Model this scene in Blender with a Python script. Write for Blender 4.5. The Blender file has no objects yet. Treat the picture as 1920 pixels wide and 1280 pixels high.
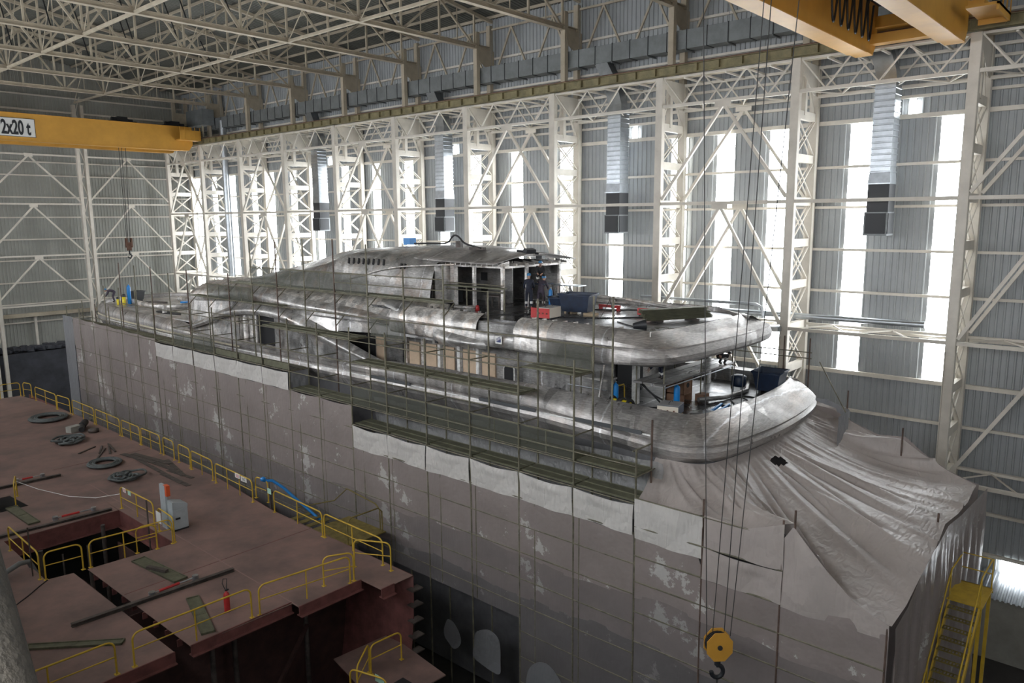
import bpy, math, random
from mathutils import Vector, Matrix
random.seed(7)
SC = bpy.context.scene
COL = SC.collection
H = 20.3            # height of the camera above the hall floor; coordinates below are given from camera level
R = math.radians
V = Vector

# ------------------------------------------------------------------ camera, light, exposure
def setup():
    f = 1423.1; yaw, pitch, roll = R(48.33), R(9.214), R(-0.458)
    fw = V((math.sin(yaw)*math.cos(pitch), math.cos(yaw)*math.cos(pitch), -math.sin(pitch)))
    r = V((math.cos(yaw), -math.sin(yaw), 0)); u = r.cross(fw)
    r, u = r*math.cos(roll)+u*math.sin(roll), -r*math.sin(roll)+u*math.cos(roll)
    cam = bpy.data.cameras.new('camera'); cam.sensor_width = 36; cam.lens = f/1920*36
    cam.clip_start = 0.05; cam.clip_end = 400
    o = bpy.data.objects.new('camera', cam); COL.objects.link(o)
    m = Matrix((( r.x, u.x, -fw.x, 0), (r.y, u.y, -fw.y, 0), (r.z, u.z, -fw.z, H), (0, 0, 0, 1)))
    o.matrix_world = m
    SC.camera = o
    w = bpy.data.worlds.new('sky'); SC.world = w; w.use_nodes = True
    b = w.node_tree.nodes['Background']; b.inputs[0].default_value = (0.62, 0.72, 0.85, 1); b.inputs[1].default_value = 1.0
    SC.view_settings.view_transform = 'Standard'; SC.view_settings.look = 'None'
    SC.view_settings.exposure = EXPOSURE; SC.view_settings.gamma = 1
    SC.view_settings.use_curve_mapping = False
EXPOSURE = 0.10
WIN = 17.0        # daylight through the translucent strips
setup()

# ------------------------------------------------------------------ materials
def mat(name, col, rough=0.6, metal=0.0, var=0.0, vscale=1.0, col2=None, bump=0.0, bscale=8.0, stretch=(1,1,1), spec=0.5, ramp=(0.35,0.65)):
    m = bpy.data.materials.new(name); m.use_nodes = True
    nt = m.node_tree; b = nt.nodes['Principled BSDF']
    b.inputs['Base Color'].default_value = (*col, 1); b.inputs['Roughness'].default_value = rough
    b.inputs['Metallic'].default_value = metal; b.inputs['Specular IOR Level'].default_value = spec
    if var or col2 or bump:
        tc = nt.nodes.new('ShaderNodeTexCoord'); mp = nt.nodes.new('ShaderNodeMapping')
        mp.inputs['Scale'].default_value = stretch
        nt.links.new(tc.outputs['Object'], mp.inputs[0])
    if var or col2:
        n = nt.nodes.new('ShaderNodeTexNoise'); n.inputs['Scale'].default_value = vscale; n.inputs['Detail'].default_value = 6; n.inputs['Roughness'].default_value = 0.65
        nt.links.new(mp.outputs[0], n.inputs['Vector'])
        rp = nt.nodes.new('ShaderNodeValToRGB'); rp.color_ramp.elements[0].position = ramp[0]; rp.color_ramp.elements[1].position = ramp[1]
        c2 = col2 if col2 else tuple(c*(1-var) for c in col)
        c1 = col if col2 else tuple(min(1, c*(1+var)) for c in col)
        rp.color_ramp.elements[0].color = (*c2, 1); rp.color_ramp.elements[1].color = (*c1, 1)
        nt.links.new(n.outputs['Fac'], rp.inputs[0]); nt.links.new(rp.outputs[0], b.inputs['Base Color'])
    if bump:
        n2 = nt.nodes.new('ShaderNodeTexNoise'); n2.inputs['Scale'].default_value = bscale; n2.inputs['Detail'].default_value = 4
        nt.links.new(mp.outputs[0], n2.inputs['Vector'])
        bp = nt.nodes.new('ShaderNodeBump'); bp.inputs['Strength'].default_value = bump; bp.inputs['Distance'].default_value = 0.05
        nt.links.new(n2.outputs['Fac'], bp.inputs['Height']); nt.links.new(bp.outputs[0], b.inputs['Normal'])
    return m
def emat(name, col, s):
    m = bpy.data.materials.new(name); m.use_nodes = True; nt = m.node_tree
    nt.nodes.remove(nt.nodes['Principled BSDF'])
    e = nt.nodes.new('ShaderNodeEmission'); e.inputs[0].default_value = (*col, 1); e.inputs[1].default_value = s
    nt.links.new(e.outputs[0], nt.nodes['Material Output'].inputs[0]); return m

M = {}
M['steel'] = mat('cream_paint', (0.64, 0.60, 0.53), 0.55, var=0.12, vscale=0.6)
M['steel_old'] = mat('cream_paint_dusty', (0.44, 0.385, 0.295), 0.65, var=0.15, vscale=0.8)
M['rail'] = mat('rail_girder_paint', (0.22, 0.19, 0.10), 0.6, var=0.3, vscale=1.5)
M['rust'] = mat('rusty_steel', (0.12, 0.06, 0.04), 0.8, var=0.4, vscale=3)
M['clad'] = mat('wall_sheet', (0.34, 0.36, 0.37), 0.5, var=0.1, vscale=0.3)
M['clad_end'] = mat('end_wall_sheet', (0.32, 0.325, 0.30), 0.55, var=0.1, vscale=0.3)
M['roof'] = mat('roof_sheet', (0.12, 0.125, 0.11), 0.6, var=0.15, vscale=0.3)
M['floor'] = mat('concrete_floor', (0.03, 0.028, 0.026), 0.85, var=0.3, vscale=0.5)
M['concrete'] = mat('concrete_wall', (0.30, 0.29, 0.26), 0.85, var=0.15, vscale=0.8)
M['darkwall'] = mat('dark_block_wall', (0.055, 0.058, 0.07), 0.85, var=0.25, vscale=0.8)
M['window'] = emat('daylit_panel', (0.93, 0.97, 1.0), WIN)
M['galv'] = mat('galvanised_sheet', (0.42, 0.45, 0.48), 0.32, 0.85, var=0.12, vscale=2.0)
M['duct'] = mat('dull_duct_sheet', (0.20, 0.215, 0.22), 0.5, 0.35, var=0.15, vscale=1.2)
M['black'] = mat('black_paint', (0.018, 0.02, 0.024), 0.5)
M['yellow'] = mat('crane_yellow', (0.58, 0.30, 0.045), 0.5, var=0.08, vscale=0.7)
M['railyel'] = mat('rail_yellow', (0.50, 0.33, 0.03), 0.5, var=0.15, vscale=3)
M['rope'] = mat('wire_rope', (0.03, 0.03, 0.03), 0.6)
M['rail_dull'] = mat('dull_yellow_grating', (.15, .115, .03), .7, var=.3, vscale=4)
M['white'] = mat('white_paint', (0.75, 0.75, 0.73), 0.5)
M['window_fill'] = emat('added_fill_panel', (0.95, 0.97, 1.0), WIN*0.95)  # glow of the unseen windows added as fill
M['lamp'] = emat('lamp_glow', (1, 1, 1), 12)

# ------------------------------------------------------------------ mesh builder
class MB:
    def __init__(s): s.v = []; s.f = []; s.sm = []
    def add(s, vs, fs, smooth=False):
        n = len(s.v); s.v += [tuple(p) for p in vs]; s.f += [tuple(i+n for i in q) for q in fs]; s.sm += [smooth]*len(fs); return s
    def box(s, a, b):
        x0, y0, z0 = a; x1, y1, z1 = b
        x0, x1 = min(x0,x1), max(x0,x1); y0, y1 = min(y0,y1), max(y0,y1); z0, z1 = min(z0,z1), max(z0,z1)
        return s.add([(x0,y0,z0),(x1,y0,z0),(x1,y1,z0),(x0,y1,z0),(x0,y0,z1),(x1,y0,z1),(x1,y1,z1),(x0,y1,z1)],
                     [(0,3,2,1),(4,5,6,7),(0,1,5,4),(1,2,6,5),(2,3,7,6),(3,0,4,7)])
    def obox(s, c, sz, rz=0, rx=0, ry=0):
        m = Matrix.Translation(V(c)) @ Matrix.Rotation(rz, 4, 'Z') @ Matrix.Rotation(rx, 4, 'X') @ Matrix.Rotation(ry, 4, 'Y')
        t = MB().box((-sz[0]/2, -sz[1]/2, -sz[2]/2), (sz[0]/2, sz[1]/2, sz[2]/2))
        return s.add([m @ V(p) for p in t.v], t.f)
    def frame(s, p0, p1, up=(0,0,1)):
        d = (V(p1)-V(p0)); L = d.length; d = d/L if L else V((0,0,1)); up = V(up)
        if abs(d.dot(up)) > 0.98: up = V((0,1,0)) if abs(d.y) < 0.9 else V((1,0,0))
        sx = d.cross(up).normalized(); return d, sx, sx.cross(d)
    def beam(s, p0, p1, w, h=None, up=(0,0,1)):
        h = h or w; d, a, b = s.frame(p0, p1, up); p0, p1 = V(p0), V(p1); vs = []
        for p in (p0, p1):
            for i, j in ((-1,-1),(1,-1),(1,1),(-1,1)): vs.append(p + a*(i*w/2) + b*(j*h/2))
        return s.add(vs, [(0,3,2,1),(4,5,6,7),(0,1,5,4),(1,2,6,5),(2,3,7,6),(3,0,4,7)])
    def hbeam(s, p0, p1, w, h, t=0.02, up=(0,0,1)):
        d, a, b = s.frame(p0, p1, up); p0, p1 = V(p0), V(p1)
        s.beam(p0+b*(h/2-t/2), p1+b*(h/2-t/2), w, t, up); s.beam(p0-b*(h/2-t/2), p1-b*(h/2-t/2), w, t, up)
        return s.beam(p0, p1, t, h-2*t, up)
    def tube(s, p0, p1, r, n=8, r1=None, caps=True):
        r1 = r if r1 is None else r1; d, a, b = s.frame(p0, p1); p0, p1 = V(p0), V(p1); vs = []
        for p, q in ((p0, r), (p1, r1)):
            for i in range(n):
                t = 2*math.pi*i/n; vs.append(p + a*(q*math.cos(t)) + b*(q*math.sin(t)))
        s.add(vs, [(i, (i+1)%n, n+(i+1)%n, n+i) for i in range(n)], True)
        if caps: s.add(vs, [tuple(reversed(range(n))), tuple(range(n, 2*n))])
        return s
    def path(s, pts, r, n=6, closed=False):
        pts = [V(p) for p in pts]; k = len(pts); rings = []; prev = None
        for i, p in enumerate(pts):
            if closed: t = pts[(i+1)%k]-pts[i-1]
            else: t = pts[min(i+1,k-1)]-pts[max(i-1,0)]
            t.normalize()
            a = prev - t*prev.dot(t) if prev is not None else (t.cross(V((0,0,1))) if abs(t.z) < .95 else t.cross(V((1,0,0))))
            a.normalize(); prev = a; b = t.cross(a)
            rings.append([p + a*(r*math.cos(2*math.pi*j/n)) + b*(r*math.sin(2*math.pi*j/n)) for j in range(n)])
        vs = [q for g in rings for q in g]; fs = []
        for i in range(k if closed else k-1):
            i2 = (i+1) % k
            for j in range(n): fs.append((i*n+j, i*n+(j+1)%n, i2*n+(j+1)%n, i2*n+j))
        s.add(vs, fs, True)
        if not closed: s.add(vs, [tuple(reversed(range(n))), tuple(range((k-1)*n, k*n))])
        return s
    def lathe(s, prof, c=(0,0,0), n=20, axis=None):
        vs = []; c = V(c)
        for r, z in prof:
            for i in range(n):
                t = 2*math.pi*i/n; vs.append(c + V((r*math.cos(t), r*math.sin(t), z)))
        fs = []
        for k in range(len(prof)-1):
            for i in range(n): fs.append((k*n+i, k*n+(i+1)%n, (k+1)*n+(i+1)%n, (k+1)*n+i))
        s.add(vs, fs, True)
        if prof[0][0] > 0: s.add(vs, [tuple(reversed(range(n)))])
        if prof[-1][0] > 0: s.add(vs, [tuple(range((len(prof)-1)*n, len(prof)*n))])
        return s
    def prism(s, poly, p0, ax, ay, az, t):   # poly in (ax, ay) about p0, thickness t along az
        p0, ax, ay, az = V(p0), V(ax), V(ay), V(az); n = len(poly)
        vs = [p0+ax*x+ay*y for x, y in poly] + [p0+ax*x+ay*y+az*t for x, y in poly]
        return s.add(vs, [tuple(reversed(range(n))), tuple(range(n, 2*n))] + [(i, (i+1)%n, n+(i+1)%n, n+i) for i in range(n)])
    def grid(s, rows, smooth=True, closed=False):
        n = len(rows[0]); vs = [p for r in rows for p in r]; fs = []
        for i in range(len(rows)-1):
            for j in range(n if closed else n-1): fs.append((i*n+j, i*n+(j+1)%n, (i+1)*n+(j+1)%n, (i+1)*n+j))
        return s.add(vs, fs, smooth)
    def build(s, name, m, parent=None, thick=0, bevel=0, sub=0, split=0):
        xs = [p[0] for p in s.v]; ys = [p[1] for p in s.v]; zs = [p[2] for p in s.v]
        if parent is None: o0 = V(((min(xs)+max(xs))/2, (min(ys)+max(ys))/2, min(zs)))
        else: o0 = V(parent['_o'])
        me = bpy.data.meshes.new(name); me.from_pydata([V(p)-o0 for p in s.v], [], s.f)
        me.polygons.foreach_set('use_smooth', s.sm); me.update()
        me.materials.append(m)
        o = bpy.data.objects.new(name, me); COL.objects.link(o); o['_o'] = tuple(o0)
        if parent is None: o.location = o0 + V((0, 0, H))
        else: o.parent = parent
        if split:
            md = o.modifiers.new('crease', 'EDGE_SPLIT'); md.split_angle = R(split)
        if thick:
            md = o.modifiers.new('thickness', 'SOLIDIFY'); md.thickness = thick; md.offset = 0
        if bevel:
            md = o.modifiers.new('bevel', 'BEVEL'); md.width = bevel; md.segments = 2; md.limit_method = 'ANGLE'
        if sub:
            md = o.modifiers.new('subdivision', 'SUBSURF'); md.levels = sub; md.render_levels = sub
        return o

def empty(name, loc, label=None, cat=None, group=None, rz=0):
    o = bpy.data.objects.new(name, None); COL.objects.link(o); o.location = V(loc)+V((0,0,H)); o['_o'] = tuple(loc)
    o.empty_display_size = 0.2
    if label: tag(o, label, cat, group)
    return o
def tag(o, label, cat, group=None, kind=None):
    o['label'] = label; o['category'] = cat
    if group: o['group'] = group
    if kind: o['kind'] = kind
    return o
def struct(o, label=None): o['kind'] = 'structure'; return o
def kids(o): return [c for c in bpy.data.objects if c.parent == o]
def copy_tree(o, loc=None, label=None, rz=None, cache={}):
    c = o.copy(); COL.objects.link(c)
    if loc is not None: c.location = V(loc)+V((0,0,H)); c['_o'] = tuple(loc)
    if rz is not None: c.rotation_euler.z = rz
    if label: c['label'] = label
    if o.name not in cache: cache[o.name] = [(k, kids(k)) for k in kids(o)]
    for k, sub in cache[o.name]:
        d = k.copy(); COL.objects.link(d); d.parent = c
        for g in sub: e = g.copy(); COL.objects.link(e); e.parent = d
    return c
ORD = ['first','second','third','fourth','fifth','sixth','seventh','eighth','ninth','tenth','eleventh','twelfth','thirteenth','fourteenth','fifteenth','sixteenth','seventeenth','eighteenth','nineteenth','twentieth']
def lerp(a, b, t): return a+(b-a)*t

# ------------------------------------------------------------------ hall shell
XW = 40.6; YE = 84.3; YB = -16.0; ZF = -20.3; BAY = 7.5; XL = -1.9; XR = 19.35
def corr(mb, y0, y1, z0, z1, x=XW, pitch=0.3, dep=0.05, axis='y'):
    pts = []; n = max(1, round((y1-y0)/pitch)); p = (y1-y0)/n
    for i in range(n):
        a = y0+i*p
        pts += [(a, 0), (a+p*0.62, 0), (a+p*0.72, dep), (a+p*0.90, dep)]
    pts.append((y1, 0)); rows = []
    for z in (z0, z1):
        rows.append([((x-d, a, z) if axis == 'y' else (a, x-d, z)) for a, d in pts])
    mb.grid(rows, False)
struct(MB().box((XL-1, YB-1, ZF-0.3), (XW+1.5, YE+1.5, ZF)).build('floor', M['floor']))

strips = [8.72,12.78,16.93,19.98,22.9,27.25,31.2,35.52,39.5,42.9,46.9,51.0,55.25,59.2,63.3,67.1,70.3,74.4,78.3,81.9]
ZT, ZB = 4.58, -7.95; SW = 0.53
w = MB(); prev = YB
for c in strips:
    corr(w, prev, c-SW, -17.0, 13.6); corr(w, c-SW, c+SW, -17.0, ZB); corr(w, c-SW, c+SW, ZT, 13.6); prev = c+SW
corr(w, prev, YE, -17.0, 13.6)
wr = struct(w.build('wall_right', M['clad']))
n = 0
def window(mb, m=None):
    global n
    n += 1; o = mb.build('window_%d' % n, m or M['window']); return struct(o)
for c in strips:
    window(MB().box((XW+0.02, c-SW, ZB), (XW+0.05, c+SW, ZT)))
for z in (10.9, 8.8, 6.9, 5.52, 4.62, 2.42, 0.42, -1.72, -3.85, -5.8, -8.02, -10.0, -12.0, -14.0, -16.0):
    h = 0.2 if z in (4.62, -8.02) else 0.13
    MB().box((XW-0.24, YB, z-h/2), (XW-0.06, YE, z+h/2)).build('girt', M['steel'], wr)
# the small square openings beside the air ducts
sq = MB(); 
for y in (10.45, 25.9, 41.5, 57.2):
    window(MB().box((XW-0.16, y-0.17, 4.72), (XW-0.10, y+0.2, 5.3)))
MB().box((XW-0.1, YB, ZF), (XW+0.15, YE, -17.0)).build('concrete_plinth', M['concrete'], wr)

window(MB().box((XW-.12, .6, -16.75), (XW-.09, 5.2, -15.95)))
# far end wall
w = MB(); corr(w, XL, XW, -12.5, 17.0, x=YE, axis='x', pitch=0.3)
we = struct(w.build('wall_back', M['clad_end']))
for z in (12, 9.6, 7.8, 5.73, 4.46, 2.38, 0.45, -1.65, -3.66, -5.78, -7.86, -9.63):
    MB().box((XL, YE-0.24, z-0.06), (XW-0.25, YE-0.06, z+0.06)).build('girt', M['steel'], we)
MB().box((XL, YE-0.9, -9.05), (XW-3.2, YE-0.5, -8.7)).build('head_beam', M['steel_old'], we)
struct(MB().box((XL, YE-1.6, ZF), (XW-0.3, YE+0.1, -12.4)).build('wall_far_base', M['darkwall']))
tw = MB()
for i in range(160):
    x = random.uniform(19.5, 26.5); y = YE-random.uniform(0.5, 1.5); z = -12.4+random.uniform(0.22, 0.45)
    tw.obox((x, y, z), (random.uniform(.3,.9), random.uniform(.2,.5), random.uniform(.1,.4)), random.uniform(-1,1), random.uniform(-.3,.3))
tag(tw.build('scrap_heap', M['darkwall']), 'heap of dark scrap and folded sheets along the far dark wall top', 'scrap', kind='stuff')

# left and rear walls; their glowing windows are unseen, added for fill light
w = MB(); corr(w, YB, YE, ZF, 13.6, x=XL)
wl = struct(w.build('wall_left', M['clad']))
for k in range(12):
    y = YB+6+k*8
    window(MB().box((XL+0.08, y, -1.2), (XL+0.12, y+3.4, 4.6)), M['window_fill'])
w = MB(); corr(w, XL, XW, ZF, 17.0, x=YB, axis='x'); struct(w.build('wall_front', M['clad_end']))
for x in (28, 36):  # unseen fill panels added behind the camera
    window(MB().box((x-.8, YB+0.08, 2), (x+.8, YB+0.12, 8)), M['window_fill'])

# unseen walkway slab by the near wall, added to shade the low film
struct(MB().box((XL, YB, -1.85), (0.35, YE, -1.7)).box((0.35, YB+.0, -1.85), (0.4, YE, -1.6)).build('floor', M['concrete']))
# roof
RZ = lambda x: 13.35 + 0.145*((XW-x) if x > XR else (x-XL))
w = MB()
for xa, xb in ((XL, XR), (XR, XW)):
    n_ = int((YE-YB)/0.3); rows = []
    pts = []
    for i in range(n_):
        a = YB+i*(YE-YB)/n_; p = (YE-YB)/n_; pts += [(a,0),(a+p*.6,0),(a+p*.7,.05),(a+p*.9,.05)]
    pts.append((YE,0))
    w.grid([[(x, a, RZ(x)+0.2+d) for a, d in pts] for x in (xa, xb)], False)
cl = struct(w.build('ceiling', M['roof']))
for i in range(25):
    x = XL+0.6+i*(XW-XL-1.2)/24
    MB().beam((x, YB, RZ(x)+0.1), (x, YE, RZ(x)+0.1), 0.08, 0.18).build('purlin', M['steel_old'], cl)
# ------------------------------------------------------------------ columns of the window wall
ks = list(range(-1, 12))
def make_column():
    y = 0
    t = empty('lattice_column', (37.5, 0, ZF), 'x', 'column')
    MB().hbeam((37.67, y, ZF), (37.67, y, 7.45), 0.30, 0.42, 0.03, up=(0,1,0)).box((37.5, -.2, -6), (37.53, .2, 7.45)).box((37.52, -.19, ZF), (37.82, -.17, 7.45)).build('front_leg', M['steel'], t)
    MB().box((40.0, -.21, ZF), (40.03, .21, 7.4)).box((40.3, -.21, ZF), (40.33, .21, 7.4)).box((40.03, -.2, ZF), (40.3, -.17, 7.4)).build('back_leg', M['steel'], t)
    for z in (4.9, 2.83, 0.72, -1.35, -3.45, -5.6, -7.75, -9.8, -11.9, -14.0, -16.1):
        MB().box((37.8, -.12, z-.2), (40.02, .12, z+.2)).build('batten_plate', M['steel'], t)
    lc = MB(); zs = [4.9, 2.83, 0.72, -1.35, -3.45, -5.6, -7.75, -9.8, -11.9, -14.0, -16.1]
    for a, b in zip(zs, zs[1:]):
        for y0 in (-.1, .1):
            lc.beam((37.83, y0, a-.2), (40.02, y0, b+.2), .06); lc.beam((40.02, y0, a-.2), (37.83, y0, b+.2), .06)
    lc.beam((37.85, 0, 5.05), (38.8, 0, 7.3), .1); lc.beam((40.0, 0, 5.05), (38.8, 0, 7.3), .1)
    lc.build('lacing', M['steel'], t)
    MB().box((38.5, -.15, 4.9), (38.75, .15, 7.0)).build('stub_post', M['steel'], t)
    MB().prism([(37.8, 7.4), (40.35, 7.4), (40.35, 5.9), (39.5, 5.95), (37.8, 7.0)], (0, -.16, 0), (1,0,0), (0,0,1), (0,1,0), .03).build('haunch_plate', M['steel'], t)
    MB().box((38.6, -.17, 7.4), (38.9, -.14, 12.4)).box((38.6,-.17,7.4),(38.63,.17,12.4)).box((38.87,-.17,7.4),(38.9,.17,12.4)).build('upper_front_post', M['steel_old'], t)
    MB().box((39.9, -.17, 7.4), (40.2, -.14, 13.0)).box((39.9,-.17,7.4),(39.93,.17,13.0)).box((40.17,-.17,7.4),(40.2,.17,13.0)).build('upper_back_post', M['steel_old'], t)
    MB().prism([(38.6, 11.35), (40.3, 11.35), (40.3, 10.1), (39.9, 10.0), (38.85, 10.5)], (0, -.18, 0), (1,0,0), (0,0,1), (0,1,0), .03).build('shoulder_plate', M['steel_old'], t)
    return t
c0 = make_column()
def colname(k):
    if k < 1: return 'cream lattice column behind the right edge of the picture, %s' % ('nearest one' if k < 0 else 'by the near gable')
    return 'cream lattice wall column, %s from the right edge of the picture' % ORD[k-1]
for k in ks:
    if k < 0: continue
    if k == 0: c0.location = V((37.5, 0, ZF+H)); c0['label'] = 'cream lattice wall column just out of frame past the right edge'; c0['group'] = 'lattice columns of the window wall'
    else: copy_tree(c0, (37.5, k*BAY, ZF), colname(k))

# ------------------------------------------------------------------ crane rail beam, surge trusses, struts, chevrons
rb = empty('crane_rail_beam', (37.6, YB, 7.45), 'long dull yellow crane runway beam on top of the window wall columns', 'crane rail')
MB().hbeam((37.62, YB, 7.76), (37.62, YE-1, 7.76), 0.34, 0.46, 0.03).build('girder', M['rail'], rb)
MB().box((37.57, YB, 7.99), (37.67, YE-1, 8.07)).build('rail', M['rust'], rb)
st_ = MB()
y = YB
while y < YE-1: st_.box((37.44, y, 7.54), (37.6, y+.02, 7.97)); y += 1.25
st_.build('stiffener', M['rail'], rb)
wk = MB().box((37.85, YB, 7.42), (38.5, YE-1, 7.46)); wk.build('walkway_grating', M['steel_old'], rb)
# back of the hall: a matching runway on the camera's side
rl = empty('crane_rail_beam', (1.1, YB, 7.45), 'crane runway beam on the near side of the hall', 'crane rail')
MB().hbeam((1.1, YB, 7.78), (1.1, YE-1, 7.78), 0.38, 0.66, 0.03).build('girder', M['rail'], rl)

def surge(y0):
    t = empty('surge_truss', (37.62, y0, 5.8), 'x', 'truss', 'surge trusses under the crane rail')
    a, b = y0+.22, y0+BAY-.22
    for x, nm in ((37.62, 'front'), (39.95, 'rear')):
        d = MB().beam((x, a, 5.92), (x, b, 5.92), .16, .16)
        d.build('bottom_chord', M['steel'], t)
        if nm == 'rear': MB().beam((x, a, 7.3), (x, b, 7.3), .14).build('top_chord', M['steel'], t)
        else: MB().beam((x, a, 7.4), (x, b, 7.4), .1).build('top_chord', M['steel'], t)
        w = MB(); N = 6; 
        for i in range(N):
            ya, yb = lerp(a, b, i/N), lerp(a, b, (i+1)/N); za, zb = (7.38, 5.95) if i % 2 == 0 else (5.95, 7.38)
            w.beam((x, ya, za), (x, yb, zb), .07)
        w.build('diagonals', M['steel'], t)
    w = MB(); N = 6
    for i in range(N):
        ya, yb = lerp(a, b, i/N), lerp(a, b, (i+1)/N); xa, xb = (37.65, 39.9) if i % 2 == 0 else (39.9, 37.65)
        w.beam((xa, ya, 5.93), (xb, yb, 5.93), .06)
        w.beam((37.7, ya, 7.33), (39.95, ya, 7.33), .09)
    w.build('lacing', M['steel'], t)
    return t
def strut(y0, z, laced=True):
    t = empty('wall_strut', (37.62, y0, z), 'x', 'strut', 'horizontal struts between the lattice columns')
    a, b = y0+.22, y0+BAY-.22
    MB().beam((37.62, a, z), (37.62, b, z), .16, .16).build('front_tube', M['steel'], t)
    MB().beam((40.05, a, z), (40.05, b, z), .16, .12).build('rear_tube', M['steel'], t)
    if laced:
        w = MB(); N = 5
        for i in range(N):
            ya, yb = lerp(a, b, i/N), lerp(a, b, (i+1)/N); xa, xb = (40.0, 37.65) if i % 2 == 0 else (37.65, 40.0)
            w.beam((xa, ya, z), (xb, yb, z), .06)
        w.build('lacing', M['steel'], t)
    return t
def chev(y0, zt, zb):
    t = empty('chevron_brace', (37.62, y0, zb), 'x', 'brace', 'chevron braces of the window wall')
    ym = y0+BAY/2
    for x in (37.62, 40.05):
        for yy in (y0+.25, y0+BAY-.25):
            w = MB().beam((x, yy, zb), (x, ym, zt), .15, .15)
            w.build('brace_leg', M['steel'], t)
        g = MB().box((x-.1, ym-.45, zt-.15), (x-.07, ym+.45, zt+.15))
        g.build('gusset_plate', M['steel'], t)
    return t
tr0 = surge(0.0); s0 = strut(0.0, 0.72, False); s1 = strut(0.0, -5.6); s2 = strut(0.0, -11.9)
cA = chev(0.0, 5.75, 0.95); cB = chev(0.0, 0.55, -5.4); cC = chev(0.0, -5.8, -11.7)
def bayname(k): return 'between the %s and %s columns from the right edge' % (ORD[k-1], ORD[k]) if k > 0 else 'in the bay at the right edge of the picture'
items = [(tr0, 'surge truss under the crane rail ', 5.8), (s0, 'upper wall strut ', .72), (s1, 'laced middle wall strut ', -5.6), (s2, 'laced lower wall strut ', -11.9)]
for o, l, z in items:
    for k in range(1, 11): copy_tree(o, (37.62, k*BAY, z), l+bayname(k))
    o['label'] = l+bayname(0)
for o, l, z in ((cA, 'top chevron brace ', .95), (cB, 'middle chevron brace ', -5.4), (cC, 'lower chevron brace ', -11.7)):
    for k in (2, 4, 6, 8, 10): copy_tree(o, (37.62, k*BAY, z), l+bayname(k))
    o['label'] = l+bayname(0)

# eave bracing between the upper posts
def eave(y0):
    t = empty('eave_brace', (40.1, y0, 10.1), 'x', 'brace', 'zigzag braces above the crane rail')
    MB().beam((40.1, y0+.2, 12.75), (40.1, y0+BAY-.2, 12.75), .12).build('top_rail', M['steel_old'], t)
    w = MB(); a, b = y0+.2, y0+BAY-.2
    for i in range(4):
        za, zb = (9.2, 12.7) if i % 2 == 0 else (12.7, 9.2)
        MB().beam((40.1, lerp(a,b,i/4), za), (40.1, lerp(a,b,(i+1)/4), zb), .11).build('brace_leg', M['steel_old'], t)
    MB().beam((40.1, a, 8.35), (40.1, b, 8.35), .16).build('bottom_rail', M['steel_old'], t)
    return t
e0 = eave(0.0)
for k in range(1, 11): copy_tree(e0, (40.1, k*BAY, 10.1), 'zigzag eave bracing '+bayname(k))
e0['label'] = 'zigzag eave bracing '+bayname(0)

# ------------------------------------------------------------------ roof trusses
def truss(y0=0.0):
    t = empty('roof_truss', (XR, y0, 11.4), 'x', 'truss', 'roof trusses across the hall')
    zb = 11.45
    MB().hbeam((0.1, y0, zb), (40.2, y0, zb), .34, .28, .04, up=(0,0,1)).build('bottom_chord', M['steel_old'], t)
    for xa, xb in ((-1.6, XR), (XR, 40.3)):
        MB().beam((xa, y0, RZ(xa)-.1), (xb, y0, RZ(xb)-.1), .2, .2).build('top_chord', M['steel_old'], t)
    n_ = 12; xs = [XR + i*3.2 for i in range(-6, 7)]
    tops = [XR + (i+.5)*3.2 for i in range(-6, 6)]
    for i, x in enumerate(xs):
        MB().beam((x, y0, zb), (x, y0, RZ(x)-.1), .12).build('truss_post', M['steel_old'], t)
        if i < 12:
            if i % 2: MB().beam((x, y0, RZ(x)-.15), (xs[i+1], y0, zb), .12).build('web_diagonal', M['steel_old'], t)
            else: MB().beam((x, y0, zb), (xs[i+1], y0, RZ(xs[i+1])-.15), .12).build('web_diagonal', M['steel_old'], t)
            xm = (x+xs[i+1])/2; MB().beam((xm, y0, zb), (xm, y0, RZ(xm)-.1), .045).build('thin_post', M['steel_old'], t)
    return t
t0 = truss(0.0)
for k in range(-1, 11):
    if k == 0: continue
    lab = 'roof truss across the hall, %s one counted from the far gable wall' % ORD[10-k]
    copy_tree(t0, (XR, k*BAY, 11.4), lab)
t0['label'] = 'roof truss across the hall, %s one counted from the far gable wall' % ORD[10]
def tie(x, k, lab):
    t = empty('roof_tie', (x, k*BAY, 11.3), lab, 'tie beam', 'lengthwise ties between the roof trusses')
    MB().beam((x, k*BAY+.1, 11.4), (x, (k+1)*BAY-.1, 11.4), .16).build('tie_bar', M['steel_old'], t)
    w = MB()
    w.beam((x, k*BAY+.15, 11.5), (x, (k+.5)*BAY, RZ(x)-.15), .05); w.beam((x, (k+.5)*BAY, RZ(x)-.15), (x, (k+1)*BAY-.15, 11.5), .05)
    w.build('sway_brace', M['steel_old'], t)
for k in range(3, 11):
    for x, nm in ((29.0, 'window-side'), (XR, 'mid-hall'), (9.7, 'camera-side')):
        tie(x, k, '%s lengthwise roof tie, %s one counted from the far gable' % (nm, ORD[10-k]))
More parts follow.
